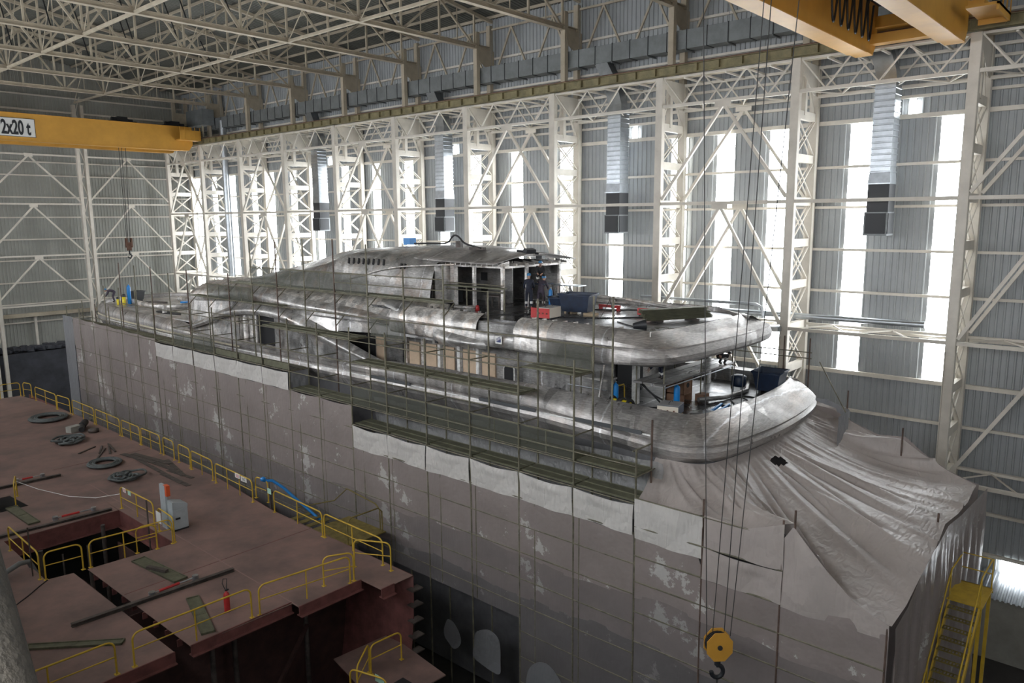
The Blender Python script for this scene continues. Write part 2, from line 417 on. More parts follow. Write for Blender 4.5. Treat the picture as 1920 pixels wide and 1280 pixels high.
# dark hanger rods between purlins and trusses
for i, (x, y) in enumerate([(x, y) for y in (39.3, 46.8, 54.3, 61.8) for x in (14.5, 17.7, 22.5, 25.7, 32.2)]):
    tag(MB().tube((x, y-1.6, 11.35), (x+.1, y+1.2, RZ(x)+.1), .045, 6).build('hanger_rod', M['black']), 'thin dark diagonal rod hanging between roof trusses', 'rod', 'dark diagonal rods in the roof')
for i, (x, y, lab) in enumerate([(28.5, 31.2, 'small lit ceiling lamp near the top edge of the picture'), (36.2, 42.6, 'unlit ceiling lamp under the eaves'), ]):
    t = empty('ceiling_lamp', (x, y, RZ(x)-.5), lab, 'lamp')
    MB().lathe([(.05,.32),(.09,.3),(.22,.1),(.26,0)], (x, y, RZ(x)-.5)).build('reflector', M['galv'], t)
    MB().lathe([(.22,.0),(.2,-.03),(0,-.04)], (x, y, RZ(x)-.5)).build('bulb', M['lamp'] if i == 0 else M['white'], t)
    MB().tube((x, y, RZ(x)-.2), (x, y, RZ(x)+.1), .02).build('hanger', M['galv'], t)

# ------------------------------------------------------------------ far gable framing
EY = 82.5
def gcol(x, lab):
    t = empty('gable_column', (x, EY, ZF), lab, 'column', 'twin-leg columns of the far gable')
    for dx in (-.42, .28):
        MB().box((x+dx-.14, EY-.15, ZF), (x+dx+.14, EY+.25, 11.2)).build('leg', M['steel'], t)
    w = MB(); z = -12.0; i = 0
    while z < 10.5:
        a, b = (x-.3, x+.2) if i % 2 == 0 else (x+.2, x-.3); w.beam((a, EY, z), (b, EY, z+1.6), .07); z += 1.6; i += 1
    w.build('lacing', M['steel'], t)
for x, l in ((29.3, 'twin-leg cream column of the far gable, above the bow of the yacht'), (20.6, 'twin-leg far gable column just left of the picture'), (11.9, 'twin-leg far gable column near mid-hall'), (3.2, 'twin-leg far gable column on the camera side')): gcol(x, l)
for zi, z in enumerate((10.4, 6.3, 1.7, -3.2, -7.9)):
    for x0, x1, l in ((29.6, 37.5, 'between the twin column and the window wall'), (20.9, 28.8, 'left of the twin column'), (12.2, 20.3, 'out of frame left of the twin column')):
        t = tag(MB().beam((x0, EY, z), (x1, EY, z), .15).build('gable_strut', M['steel']), '%s gable strut %s' % (('topmost', 'second', 'third', 'fourth', 'lowest')[zi], l), 'strut', 'far gable struts')
for zi, (zt, zb) in enumerate(((6.2, 2.0), (1.5, -3.0), (-3.4, -7.8))):
    for x0, x1, l in ((29.6, 37.4, 'right of the twin gable column'), (20.4, 28.7, 'left of the twin gable column')):
        t = empty('gable_chevron', (x0, EY, zb), '%s chevron brace %s' % (('upper', 'middle', 'lower')[zi], l), 'brace', 'far gable chevron braces')
        xm = (x0+x1)/2
        for xx in (x0, x1): MB().beam((xx, EY, zb), (xm, EY, zt), .14).build('brace_leg', M['steel'], t)
        MB().box((xm-.35, EY-.1, zt-.12), (xm+.35, EY-.07, zt+.2)).build('gusset_plate', M['steel'], t)
tag(MB().box((24.0, YE-.5, -12.4), (24.2, YE-.28, -9.0)).build('gable_post', M['steel']), 'short cream post under the deep gable beam at far left', 'post')

# ------------------------------------------------------------------ ducts
dt = empty('air_duct', (39.4, YB, 9.1), 'long rectangular grey air duct running above the crane rail', 'duct')
MB().box((39.0, 1.0, 9.1), (39.8, 79.0, 10.1)).build('duct_body', M['duct'], dt)
y = 1.0
while y < 79: MB().box((38.97, y, 9.07), (39.83, y+.04, 10.13)).build('seam_flange', M['black'], dt); y += 1.22
y = 2.2
while y < 79: MB().box((38.9, y, 9.0), (39.9, y+.05, 9.06)).tube((39.0, y, 9.0), (39.0, y, 12.8), .012, 4).build('hanger', M['duct'], dt); y += 2.44
DN = {1: 11.25, 3: 26.2, 5: 41.3, 7: 56.9}
def vduct(yc, lab):
    t = empty('vertical_duct', (39.1, yc, -0.9), lab, 'duct', 'vertical silver ducts with black outlets')
    s = .45
    # take-off from the main duct, sloping down and out
    w = MB(); x0 = 39.4
    secs = [((39.4, yc+1.3, 9.15), 0), ((39.35, yc+.55, 7.9), 0), ((39.2, yc+.1, 6.6), 0), ((39.1, yc, 6.1), 0)]
    rows = []
    for (x, yy, z), _ in secs: rows.append([(x-.35, yy-s, z), (x+.35, yy-s, z), (x+.35, yy+s, z), (x-.35, yy+s, z)])
    w.grid(rows, False, True).build('offset', M['galv'], t)
    w = MB(); rows = []; z = 6.1; i = 0
    while z > 2.0:
        for dz, e in ((0, 0), (.02, .03), (.06, .03), (.08, 0)):
            q = s+e; rows.append([(39.1-q, yc-q, z-dz), (39.1+q, yc-q, z-dz), (39.1+q, yc+q, z-dz), (39.1-q, yc+q, z-dz)])
        z -= .27
    w.grid(rows, False, True).build('corrugated_trunk', M['galv'], t)
    w = MB(); rows = []
    for z, q in ((2.05, .45), (1.5, .5), (1.45, .5)): rows.append([(39.1-q, yc-q, z), (39.1+q, yc-q, z), (39.1+q, yc+q, z), (39.1-q, yc+q, z)])
    w.grid(rows, False, True).build('transition', M['galv'], t)
    MB().box((38.62, yc-.48, .15), (39.58, yc+.48, 1.46)).build('damper_box', M['black'], t)
    w = MB().box((38.55, yc-.5, -.95), (39.6, yc+.55, .16)); w.build('outlet_box', M['duct'], t)
    MB().box((38.5, yc-.42, -.86), (38.56, yc+.47, .1)).box((38.6, yc-.53, -.86), (39.5, yc-.5, .1)).build('outlet_grille', M['black'], t)
    return t
for (k, yc), l in zip(DN.items(), ('nearest the right edge of the picture', 'left of the third column from the right', 'fifth bay along the wall', 'farthest one visible above the yacht')):
    vduct(yc, 'vertical silver duct with black outlet, '+l)
t = empty('fan_unit', (38.0, 76.5, 8.3), 'pale boxy fan unit on the runway by the far corner', 'fan unit')
MB().box((37.7, 74.2, 9.4), (38.9, 77.6, 10.9)).build('housing', M['duct'], t)
MB().box((37.8, 74.6, 8.2), (37.95, 74.75, 9.3)).box((37.8, 77, 8.2), (37.95, 77.15, 9.3)).build('stand', M['steel_old'], t)
MB().tube((39.2, 73.2, 9.8), (39.2, 73.2, -7.0), .33, 16).tube((39.2, 73.2, -7), (39.2, 69.5, -7.0), .33, 16).build('round_downpipe', M['galv'], t)
# long pipes along the wall
t = empty('wall_pipe', (37.3, 12, -4.8), 'thick grey pipe with a cut silver end along the window wall', 'pipe')
MB().tube((38.75, 9.0, -5.03), (38.75, 36, -5.2), .15, 14).build('pipe_run', M['galv'], t)
MB().tube((38.75, 9.0, -5.03), (38.75, 8.85, -5.03), .16, 14).build('pipe_end', M['galv'], t)
tag(MB().path([(38.5, 24, -4.6), (38.5, 16.9, -4.6), (38.5, 16.6, -4.75), (38.5, 16.5, -5.3)], .09, 8).build('bent_pipe', M['galv']), 'thin silver pipe with a bent end above the thick wall pipe', 'pipe')
t = empty('flood_lamp', (37.2, 15.3, -5.6), 'small grey floodlight on the second column from the right', 'lamp')
MB().box((37.1, 15.1, -5.75), (37.52, 15.6, -5.5)).build('housing', M['duct'], t)
MB().box((37.06, 15.13, -5.73), (37.1, 15.57, -5.52)).build('lens', M['white'], t)
# ------------------------------------------------------------------ overhead cranes
SX0, SX1, SZ0, SZ1 = 18.9, 23.08, 7.13, 8.67
def girder(t, x0, x1, yc, z0, z1, w, name='girder', m=None):
    mb = MB().box((x0, yc-w/2, z0), (x1-1.0, yc+w/2, z1)); mb.box((x0, yc-w/2-.05, z0-.02), (x1-1.0, yc+w/2+.05, z0))
    mb.prism([(x1-1.0, z0), (x1-1.0, z1), (x1+.3, z1), (x1+.3, z0+.55), (x1-.1, z0)], (0, yc-w/2, 0), (1,0,0), (0,0,1), (0,1,0), w)
    mb.box((x0, yc-w/2-.06, z0), (x1-.2, yc-w/2-.0, z0+.03)); mb.box((x0, yc-w/2-.06, z1-.03), (x1, yc+w/2+.06, z1))
    return mb.build(name, M['yellow'], t)
near = empty('overhead_crane', (19, 9.6, 6.9), 'near yellow twin-girder overhead crane crossing the top right corner', 'crane')
girder(near, 1.5, 36.9, 11.7, 6.95, 9.6, .72); girder(near, 1.5, 36.9, 8.15, 6.95, 9.6, .72)
MB().box((36.9, 7.2, 8.12), (37.9, 12.9, 8.6)).box((36.3, 8.5, 7.35), (36.9, 11.4, 7.75)).build('end_truck', M['yellow'], near)
w = MB()
for y in (7.6, 12.5): w.tube((37.45, y, 8.35), (37.8, y, 8.35), .22, 16)
w.build('wheel', M['rust'], near)
MB().box((34.2, 6.2, 7.7), (36.6, 7.3, 7.8)).box((34.2, 6.2, 7.5), (36.6, 6.28, 7.8)).box((36.5, 6.2, 7.5), (36.6, 7.3, 7.85)).build('service_platform', M['yellow'], near)
for i in range(4):
    x = 34.2+i*.78; MB().box((x, 6.2, 7.8), (x+.04, 6.24, 8.9)).build('platform_post', M['yellow'], near)
for i in range(6):
    x = 30.6+i*.85
    w = MB(); pts = []
    for j in range(13):
        a = j/12; pts.append((x+a*.75, 11.05, 8.75-1.45*math.sin(math.pi*a)))
    w.path(pts, .045, 6).box((x-.06, 11.0, 8.7), (x+.06, 11.1, 8.9))
    w.build('festoon_loop', M['black'], near)
MB().box((26, 11.02, 8.9), (36.5, 11.12, 8.98)).build('festoon_track', M['black'], near)
# ropes and hook block
HP = V((19.45, 9.2, -12.42))
ropes = empty('hook_block', HP+V((0,0,-1)), 'yellow crane hook block hanging on four long ropes at lower right', 'hook block')
def hex_(c, r, ax):
    return [(r*math.cos(a), r*1.15*math.sin(a)) for a in [R(22.5+45*i) for i in range(8)]]
bx, by, bz = 18.72, 8.91, -12.0
A_ = V((0.70, -0.71, 0)); U_ = V((0,0,1)); N_ = V((0.71, 0.70, 0))     # block plane turned towards the camera side
ropes.location = V((bx, by, bz-1.2+H)); ropes['_o'] = (bx, by, bz-1.2)
for i, (dx, zt) in enumerate(((-.34,-11.75),(-.17,-11.6),(.16,-11.6),(.34,-11.75))):
    top = V(((17.2, 17.7, 17.85, 18.6)[i], by, 7.5)); lo = V((bx, by, zt)) + A_*dx
    top = lo + V(((-0.85, 0.72, 0.55, 1.15)[i]*0.7, (0.85, -0.72, -0.55, -1.15)[i]*0.7-.1, 19.5))*1.0
    MB().tube(lo, top, .012, 6).build('wire_rope', M['rope'], ropes)
for off, nm in ((-.16, 'front_plate'), (.13, 'rear_plate')):
    o = V((bx, by, bz)) + N_*off
    MB().prism(hex_(0, .40, 0), o, A_, U_, N_, .03).build(nm, M['yellow'], ropes)
w = MB()
for q in (-.1, -.03, .04, .1):
    o = V((bx, by, bz)) + N_*q
    w.prism([(.36*math.cos(2*math.pi*i/20), .36*math.sin(2*math.pi*i/20)) for i in range(20)], o, A_, U_, N_, .035)
w.build('sheaves', M['black'], ropes)
w = MB(); o = V((bx, by, bz)) - N_*.2
w.prism([(.07*math.cos(2*math.pi*i/14), .07*math.sin(2*math.pi*i/14)) for i in range(14)], o, A_, U_, N_, .4).build('axle', M['rope'], ropes)
w = MB().tube((bx, by, bz-.4), (bx, by, bz-.62), .09, 10)
pts = []
for i in range(15):
    a = R(100-i*20); pts.append(V((bx, by, bz-.82)) + A_*(.17*math.cos(a)) + U_*(.19*math.sin(a)))
w.path(pts, .065, 8); w.build('hook', M['black'], ropes)
MB().tube((bx, by, bz-1.0), (bx+.02, by, bz-1.55), .025, 6).build('chain', M['rope'], ropes)
# far crane
far = empty('overhead_crane', (19, 71, 6.3), 'far yellow crane girder carrying a load sign at upper left', 'crane')
girder(far, 1.5, 36.6, 75.4, 6.83, 9.1, .8)
girder(far, 1.5, 36.6, 78.9, 6.83, 9.1, .8, 'rear_girder')
MB().box((36.7, 74.6, 8.15), (37.5, 80.5, 8.7)).build('end_truck', M['yellow'], far)
MB().box((35.2, 74.0, 7.75), (37.3, 75.0, 7.85)).box((35.2, 74.0, 7.85), (37.3, 74.04, 8.7)).build('service_platform', M['yellow'], far)
w = MB()
for i in range(5): w.box((35.2+i*.5, 73.98, 7.85), (35.24+i*.5, 74.02, 9.0))
w.build('platform_posts', M['yellow'], far)
for x in (31.0, 36.0):
    t = MB().box((x-1.2, 76.3, 9.1), (x+1.2, 78.4, 9.35)).box((x-.4, 76.6, 9.35), (x+.5, 78, 9.75)).tube((x-.9, 76.8, 9.5), (x-.4, 76.8, 9.5), .2, 12).tube((x+.6, 76.8, 9.45), (x+1.0, 76.8, 9.45), .15, 12)
    t.build('trolley', M['black'], far)
sg = empty('load_sign', (20.5, 74.9, 7.1), 'white rectangular 2x20 t load sign fixed on the far yellow girder', 'sign')
MB().box((SX0, 74.95, SZ0), (SX1, 74.99, SZ1)).build('sign_plate', M['white'], sg)
w = MB()
b = .035
for a_, b_ in (((SX0,SZ0),(SX1,SZ0+b)),((SX0,SZ1-b),(SX1,SZ1)),((SX1-b,SZ0),(SX1,SZ1))): w.box((a_[0], 74.93, a_[1]), (b_[0], 74.95, b_[1]))
w.build('sign_border', M['black'], sg)
def text(name, s, size, loc, parent, m, rot=(R(90), 0, 0), ext=.004, sx=1.0, align='LEFT', bold=0.0):
    c = bpy.data.curves.new(name, 'FONT'); c.body = s; c.size = size; c.extrude = ext; c.align_x = align; c.offset = bold
    o = bpy.data.objects.new(name, c); COL.objects.link(o); c.materials.append(m)
    dg = bpy.context.evaluated_depsgraph_get(); me = bpy.data.meshes.new_from_object(o.evaluated_get(dg))
    bpy.data.objects.remove(o); o = bpy.data.objects.new(name, me); COL.objects.link(o)
    o.parent = parent; o.location = V(loc)-V(parent['_o']); o.rotation_euler = rot; o.scale = (sx, 1, 1)
    return o
text('sign_text', '2x20 t', 1.6, (SX1-2.55, 74.925, SZ0+.22), sg, M['black'], sx=.52, bold=.05)
text('sign_small_text', '2-R1', .22, (SX1-3.35, 74.925, SZ1-.5), sg, M['black'], bold=.005)
text('sign_small_text', 'No.02', .18, (SX1-3.35, 74.925, SZ0+.2), sg, M['black'], bold=.005)

fh = empty('hook_block', (30.8, 77.1, -3.2), 'small far crane hook block hanging in front of the gable', 'hook block')
for dx in (-.25, -.05, .25): MB().tube((30.8+dx*.6, 77.1, -2.1), (31.0+dx*1.4, 77.1, 9.2), .025, 5).build('wire_rope', M['rope'], fh)
MB().box((30.5, 76.9, -2.5), (30.65, 77.2, -1.6)).box((30.95, 76.9, -2.5), (31.1, 77.2, -1.6)).box((30.6, 76.95, -2.8), (31.0, 77.15, -2.0)).build('block_body', M['rust'], fh)
MB().path([(30.8, 77.05, -2.8), (30.8, 77.05, -3.1), (31.0, 77.05, -3.3), (30.85, 77.05, -3.55), (30.6, 77.05, -3.4)], .07, 6).build('hook', M['black'], fh)
# ------------------------------------------------------------------ bare aluminium
def alu_mat(name, base, rough, var=0.35, stretch=(1,1,1), brown=0.25, scale=1.2, metal=0.8, seam=1.9):
    m = bpy.data.materials.new(name); m.use_nodes = True; nt = m.node_tree; b = nt.nodes['Principled BSDF']; L = nt.links.new
    b.inputs['Metallic'].default_value = metal
    tc = nt.nodes.new('ShaderNodeTexCoord'); mp = nt.nodes.new('ShaderNodeMapping'); mp.inputs['Scale'].default_value = stretch; L(tc.outputs['Object'], mp.inputs[0])
    def noise(s, d=6, r=.65):
        n_ = nt.nodes.new('ShaderNodeTexNoise'); n_.inputs['Scale'].default_value = s; n_.inputs['Detail'].default_value = d; n_.inputs['Roughness'].default_value = r; L(mp.outputs[0], n_.inputs['Vector']); return n_
    def ramp(src, a, b_, ca, cb):
        r_ = nt.nodes.new('ShaderNodeValToRGB'); e = r_.color_ramp.elements; e[0].position = a; e[1].position = b_; e[0].color = (*ca, 1); e[1].color = (*cb, 1); L(src, r_.inputs[0]); return r_
    def mix(f, a, b_):
        x = nt.nodes.new('ShaderNodeMix'); x.data_type = 'RGBA'; L(f, x.inputs[0]); L(a, x.inputs[6]); L(b_, x.inputs[7]); return x.outputs[2]
    c0 = tuple(c*(1-var) for c in base); c1 = tuple(min(1, c*(1+var)) for c in base)
    A = ramp(noise(scale).outputs['Fac'], .36, .62, c0, c1).outputs[0]
    br = ramp(noise(scale*.7, 3).outputs['Fac'], .52, .66, (0,0,0), (brown,)*3).outputs[0]
    bc = nt.nodes.new('ShaderNodeRGB'); bc.outputs[0].default_value = (.46, .31, .2, 1)
    A = mix(br, A, bc.outputs[0])
    # ground weld scars and polished patches
    wc = nt.nodes.new('ShaderNodeRGB'); wc.outputs[0].default_value = (.72, .73, .75, 1)
    # plate seams ground bright, running up and down the plating
    sep = nt.nodes.new('ShaderNodeSeparateXYZ'); L(tc.outputs['Object'], sep.inputs[0])
    wn = noise(scale*3, 3); ma = nt.nodes.new('ShaderNodeMath'); ma.operation = 'MULTIPLY_ADD'; L(wn.outputs['Fac'], ma.inputs[0]); ma.inputs[1].default_value = .25; L(sep.outputs['Y'], ma.inputs[2])
    mo = nt.nodes.new('ShaderNodeMath'); mo.operation = 'PINGPONG'; L(ma.outputs[0], mo.inputs[0]); mo.inputs[1].default_value = seam
    s1_ = ramp(mo.outputs[0], .0, .05, (.75,.75,.75), (0,0,0)).outputs[0]
    A = mix(s1_, A, wc.outputs[0])
    sp = ramp(noise(scale*5, 8, .8).outputs['Fac'], .56, .66, (0,0,0), (.8,.8,.8)).outputs[0]
    wc = nt.nodes.new('ShaderNodeRGB'); wc.outputs[0].default_value = (.72, .73, .75, 1)
    msk = ramp(noise(scale*.8, 2).outputs['Fac'], .5, .6, (0,0,0), (.65,.65,.65)).outputs[0]
    mm = nt.nodes.new('ShaderNodeMath'); mm.operation = 'MULTIPLY'; L(sp, mm.inputs[0]); L(msk, mm.inputs[1])
    A = mix(mm.outputs[0], A, wc.outputs[0])
    vo = nt.nodes.new('ShaderNodeTexVoronoi'); vo.distance = 'CHEBYCHEV'; vo.inputs['Scale'].default_value = scale*.75; vo.inputs['Randomness'].default_value = .8; L(mp.outputs[0], vo.inputs['Vector'])
    sv = nt.nodes.new('ShaderNodeSeparateColor'); L(vo.outputs['Color'], sv.inputs[0])
    mr = nt.nodes.new('ShaderNodeMapRange'); L(sv.outputs[0], mr.inputs[0]); mr.inputs[3].default_value = .72; mr.inputs[4].default_value = 1.3
    mp2 = nt.nodes.new('ShaderNodeMapping'); mp2.inputs['Scale'].default_value = (3, 3, 26); mp2.inputs['Rotation'].default_value = (.5, .3, .2); L(tc.outputs['Object'], mp2.inputs[0])
    ns = nt.nodes.new('ShaderNodeTexNoise'); ns.inputs['Scale'].default_value = 1.6; ns.inputs['Detail'].default_value = 5; L(mp2.outputs[0], ns.inputs['Vector'])
    m2_ = nt.nodes.new('ShaderNodeMapRange'); L(ns.outputs['Fac'], m2_.inputs[0]); m2_.inputs[1].default_value = .35; m2_.inputs[2].default_value = .65; m2_.inputs[3].default_value = .8; m2_.inputs[4].default_value = 1.22
    mu = nt.nodes.new('ShaderNodeMath'); mu.operation = 'MULTIPLY'; L(mr.outputs[0], mu.inputs[0]); L(m2_.outputs[0], mu.inputs[1])
    vm = nt.nodes.new('ShaderNodeVectorMath'); vm.operation = 'SCALE'; L(A, vm.inputs[0]); L(mu.outputs[0], vm.inputs['Scale']); A = vm.outputs[0]
    L(A, b.inputs['Base Color'])
    rr = nt.nodes.new('ShaderNodeMapRange'); L(noise(scale*2).outputs['Fac'], rr.inputs[0]); rr.inputs[1].default_value = .3; rr.inputs[2].default_value = .7; rr.inputs[3].default_value = rough-.1; rr.inputs[4].default_value = rough+.15; 
    ra = nt.nodes.new('ShaderNodeMath'); ra.operation = 'MULTIPLY_ADD'; L(sv.outputs[1], ra.inputs[0]); ra.inputs[1].default_value = .22; L(rr.outputs[0], ra.inputs[2])
    rb = nt.nodes.new('ShaderNodeMath'); rb.operation = 'SUBTRACT'; L(ra.outputs[0], rb.inputs[0]); rb.inputs[1].default_value = .11; L(rb.outputs[0], b.inputs['Roughness'])
    bp = nt.nodes.new('ShaderNodeBump'); bp.inputs['Strength'].default_value = .25; bp.inputs['Distance'].default_value = .06; L(noise(scale*1.5, 3).outputs['Fac'], bp.inputs['Height']); L(bp.outputs[0], b.inputs['Normal'])
    return m
M['alu'] = alu_mat('ground_aluminium', (.46, .45, .44), .42, metal=.7, brown=.4)
M['alu_dark'] = alu_mat('mill_finish_aluminium', (.27, .265, .26), .42, metal=.65, brown=.12)
M['alu_aft'] = alu_mat('brushed_aluminium_transom', (.35, .335, .325), .42, var=.22, stretch=(.5, 1.2, .5), brown=.12, metal=.55)
M['alu_deck'] = alu_mat('aluminium_deck_plate', (.17, .17, .175), .30, brown=.03, scale=.8)
M['alu_lite'] = alu_mat('bright_ground_aluminium', (.58, .56, .54), .44, metal=.6, brown=.35, scale=2.2)
M['weld'] = mat('bright_weld_line', (.72, .72, .70), .5, var=.25, vscale=6)
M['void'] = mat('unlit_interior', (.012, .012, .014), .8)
M['ply'] = mat('plywood_blanking', (.50, .38, .27), .7, var=.12, vscale=2)
M['slot'] = mat('grey_masked_slot', (.07, .075, .08), .7)
M['cream'] = mat('cream_primer_line', (.55, .50, .38), .6, var=.15, vscale=2)

def interp(pts, y):
    pts = sorted(pts)
    if y <= pts[0][0]: return pts[0][1]
    for (a, p), (b, q) in zip(pts, pts[1:]):
        if y <= b:
            t = (y-a)/(b-a) if b > a else 0
            return p+(q-p)*t
    return pts[-1][1]
def smooth(pts, n=3):
    for _ in range(n):
        q = [pts[0]]
        for a, b in zip(pts, pts[1:]):
            q += [tuple(a[i]*.75+b[i]*.25 for i in range(len(a))), tuple(a[i]*.25+b[i]*.75 for i in range(len(a)))]
        q.append(pts[-1]); pts = q
    return pts
def sweep(path, prof):        # path: [(x, y)], prof(i, p) -> [(out, z)]; outward is to the left of travel
    rows = []; k = len(path)
    for i, p in enumerate(path):
        a, b = path[max(0, i-1)], path[min(k-1, i+1)]
        t = V((b[0]-a[0], b[1]-a[1])).normalized(); nrm = (t[1], -t[0])
        rows.append([(p[0]+nrm[0]*o, p[1]+nrm[1]*o, z) for o, z in prof(i, p)])
    return rows

yacht = empty('motor_yacht', (26.5, 38, ZF), 'large unpainted bare aluminium motor yacht under construction inside the scaffolding', 'yacht')
CX = 26.75
# plan outline of the main deck edge: stem -> near side -> aft corner -> transom -> far side -> stem
def half(y):
    t = max(0, (y-50)/15.5); return 5.1*(max(0, 1-t**7))**.5
near_side = [(CX-half(y), y) for y in [65.5, 65.35, 65.1, 64.7, 64.2, 63.5, 62.7, 61.7, 60.5, 59, 57, 54, 51, 48, 45, 42, 39, 36, 33, 30, 27, 24, 21, 18, 16, 14.5]]
aft = smooth([(21.65, 14.5), (21.6, 12.9), (21.75, 11.7), (22.5, 10.95), (24.0, 10.65), (26.5, 10.45), (29.3, 10.6), (31.2, 10.95), (31.8, 11.25), (31.85, 12.0), (31.9, 14.5)], 3)
far_side = [(2*CX-x, y) for x, y in reversed(near_side)]
outline = near_side[:-1] + aft + far_side[1:]
def aftness(p): return max(0, min(1, (18.0-p[1])/5.6))
def sheer(y): return 0.35*max(0, (y-46)/19)**1.5
def dip(y): return .46*max(0, min(1, (y-26)/5))*max(0, min(1, (48-y)/2))
def band(i, p):
    a = aftness(p); s = sheer(p[1]); dp = dip(p[1]); L = lambda u, v: lerp(u, v, a)
    c = abs(p[0]-CX)/5.1; tr = a*(1 if c < .9 else max(0, 1-(c-.9)*6))
    return [(-.35, -8.05-.1*a), (-.12, L(-7.72, -7.95)+s), (.0, L(-7.62, -7.88)+s), (.06, L(-7.45, -7.66)+s), (.0, L(-7.27, -7.56)+s), (-.05, L(-7.22, -7.52)+s), (.02, L(-7.1, -7.42)+s), (L(.03, -.10), L(-6.95, -7.28)+s),
            (L(-.02, -.32), L(-6.74, -7.08)+s-dp*.45), (L(-.14, -.58), L(-6.56, -6.87)+s-dp*.8), (L(-.32, -.84), L(-6.42, -6.70)+s-dp), (L(-.48, -1.02), L(-6.38, -6.63)+s-dp), (L(-.58, -1.1), L(-6.44, -6.68)+s-dp), (L(-.6, -1.1), -7.1+s)]
MB().grid(sweep(outline, band)).build('gunwale_band', M['alu_aft'], yacht, split=22)
hull = MB().grid(sweep(outline, lambda i, p: [(-.3-.05*(p[1] > 60)*6, -20), (-.3, -14), (-.3, -10), (-.33, -8.0)]))
hull.build('hull_side', mat('primed_hull', (.09,.09,.095), .7, var=.3, vscale=.6), yacht)
# weld seam and slots on the near side band
MB().grid([[(CX-half(y)-.065, y, -7.30+sheer(y)), (CX-half(y)-.065, y, -7.24+sheer(y))] for y in range(13, 60)]).build('weld_seam', M['weld'], yacht)
for y0, y1 in ((25.2, 28.1), (18.0, 21.0), (13.3, 16.2)):
    r = .07; z = -7.22; poly = []
    for cx_, s0_ in ((y1-r, 0), (y0+r, math.pi)):
        for i in range(7):
            a = s0_-math.pi/2+math.pi*i/6; poly.append((cx_+r*math.cos(a), z+r*math.sin(a)))
    zc = lambda yy: 0
    MB().prism(poly, (21.555, 0, 0), (0,1,0), (0,0,1), (-1,0,0), .035).build('band_slot', M['slot'], yacht)
# cream line along the forward foot of the bulwark
MB().grid([[(CX-half(y)-.1, y, -7.02-.12+sheer(y)), (CX-half(y)-.1, y, -6.92-.12+sheer(y))] for y in [40+i*.8 for i in range(28)]]).build('primer_line', M['cream'], yacht)
# frame ends along the inner gunwale
for i in range(24):
    y = 14.2+i*.52
    MB().box((22.2, y, -7.0), (22.3, y+.05, -6.58+.12*min(1, (y-14)/4))).build('gunwale_rib', M['alu_dark'], yacht)
# main deck
dk = [(CX-half(y)+.6, y) for y in (64.3, 62, 60, 57, 50, 40, 30, 20, 14)] + [(22.4, 11.7), (24, 11.5), (29.5, 11.5), (31.2, 12.2)]
dk = dk + [(2*CX-x, y) for x, y in reversed(dk[:9])]
def flat(poly, z, name, m, t=.06, parent=None): return MB().prism(poly, (0,0,z-t), (1,0,0), (0,1,0), (0,0,1), t).build(name, m, parent or yacht)
flat([p for p in dk if p[1] < 46]+[], -7.05, 'main_deck', M['alu_deck'])

XA = 21.78
def strip(name, lo, hi, y0, y1, m, x_lo, x_hi, bulge=0.0, n=40, steps=6):
    rows = []
    for i in range(n+1):
        y = lerp(y0, y1, i/n); a, b = interp(lo, y), interp(hi, y)
        if b < a+.01: b = a+.01
        r = []
        for j in range(steps+1):
            t = j/steps; xl = x_lo(y) if callable(x_lo) else x_lo; xh = x_hi(y) if callable(x_hi) else x_hi
            r.append((lerp(xl, xh, t)-bulge*math.sin(math.pi*t), y, lerp(a, b, t)))
        rows.append(r)
    return MB().grid(rows).build(name, m, yacht, split=35)
archT = smooth([(46.5,-6.35),(44.5,-5.84),(42.3,-5.07),(39.9,-4.73),(37.6,-4.55),(36.0,-4.61),(34.4,-4.85),(32.9,-5.20),(31.5,-5.55),(30.0,-5.95),(28.4,-6.36),(27.0,-6.62),(25.6,-6.72)], 2)
archB = smooth([(46.5,-6.7),(44.5,-6.28),(41.9,-5.55),(39.9,-5.23),(37.7,-5.15),(36.0,-5.24),(34.5,-5.51),(33.0,-5.95),(30.9,-6.30),(29.5,-6.5),(28.4,-6.62),(27.0,-6.75),(25.6,-6.8)], 2)
BT = smooth([(46.5,-4.2),(44.7,-3.96),(42.1,-3.67),(39.2,-3.52),(38.2,-3.66),(35.9,-3.95),(34.0,-4.08),(31.8,-4.15),(29.4,-4.25),(28.0,-4.45),(26.5,-4.55),(24.8,-4.62),(23.8,-4.66)], 2)
BB = smooth([(46.5,-4.85),(44.9,-4.78),(42.2,-4.61),(38.5,-4.51),(36.8,-4.55),(34.4,-4.59),(31.8,-4.62),(29.2,-4.64),(26.4,-4.82),(24.0,-5.0),(23.4,-5.05)], 2)
strip('arch_beam', archB, archT, 46.5, 25.6, M['alu'], XA, XA+.25, .22, 60)
strip('lower_side_plate', [(30, -7.15), (46.5, -7.15)], archB, 46.5, 40.7, M['alu'], 22.0, 22.0)
strip('lower_side_plate', [(30, -7.15), (46.5, -7.15)], archB, 36.9, 29.2, M['alu_dark'], 22.0, 22.0)
strip('middle_side_plate', archT, BB, 46.5, 31.2, M['alu'], 22.05, 22.25, 0)
strip('middle_side_plate', [(20,-5.12),(24.0,-5.23),(26.4,-5.24),(29,-5.31),(31.2,-5.44)], BB, 31.2, 21.4, M['alu_dark'], 22.1, 22.2, 0)
strip('sweeping_sheer_beam', BB, BT, 46.5, 23.6, M['alu'], 22.0, 22.3, .2, 60)
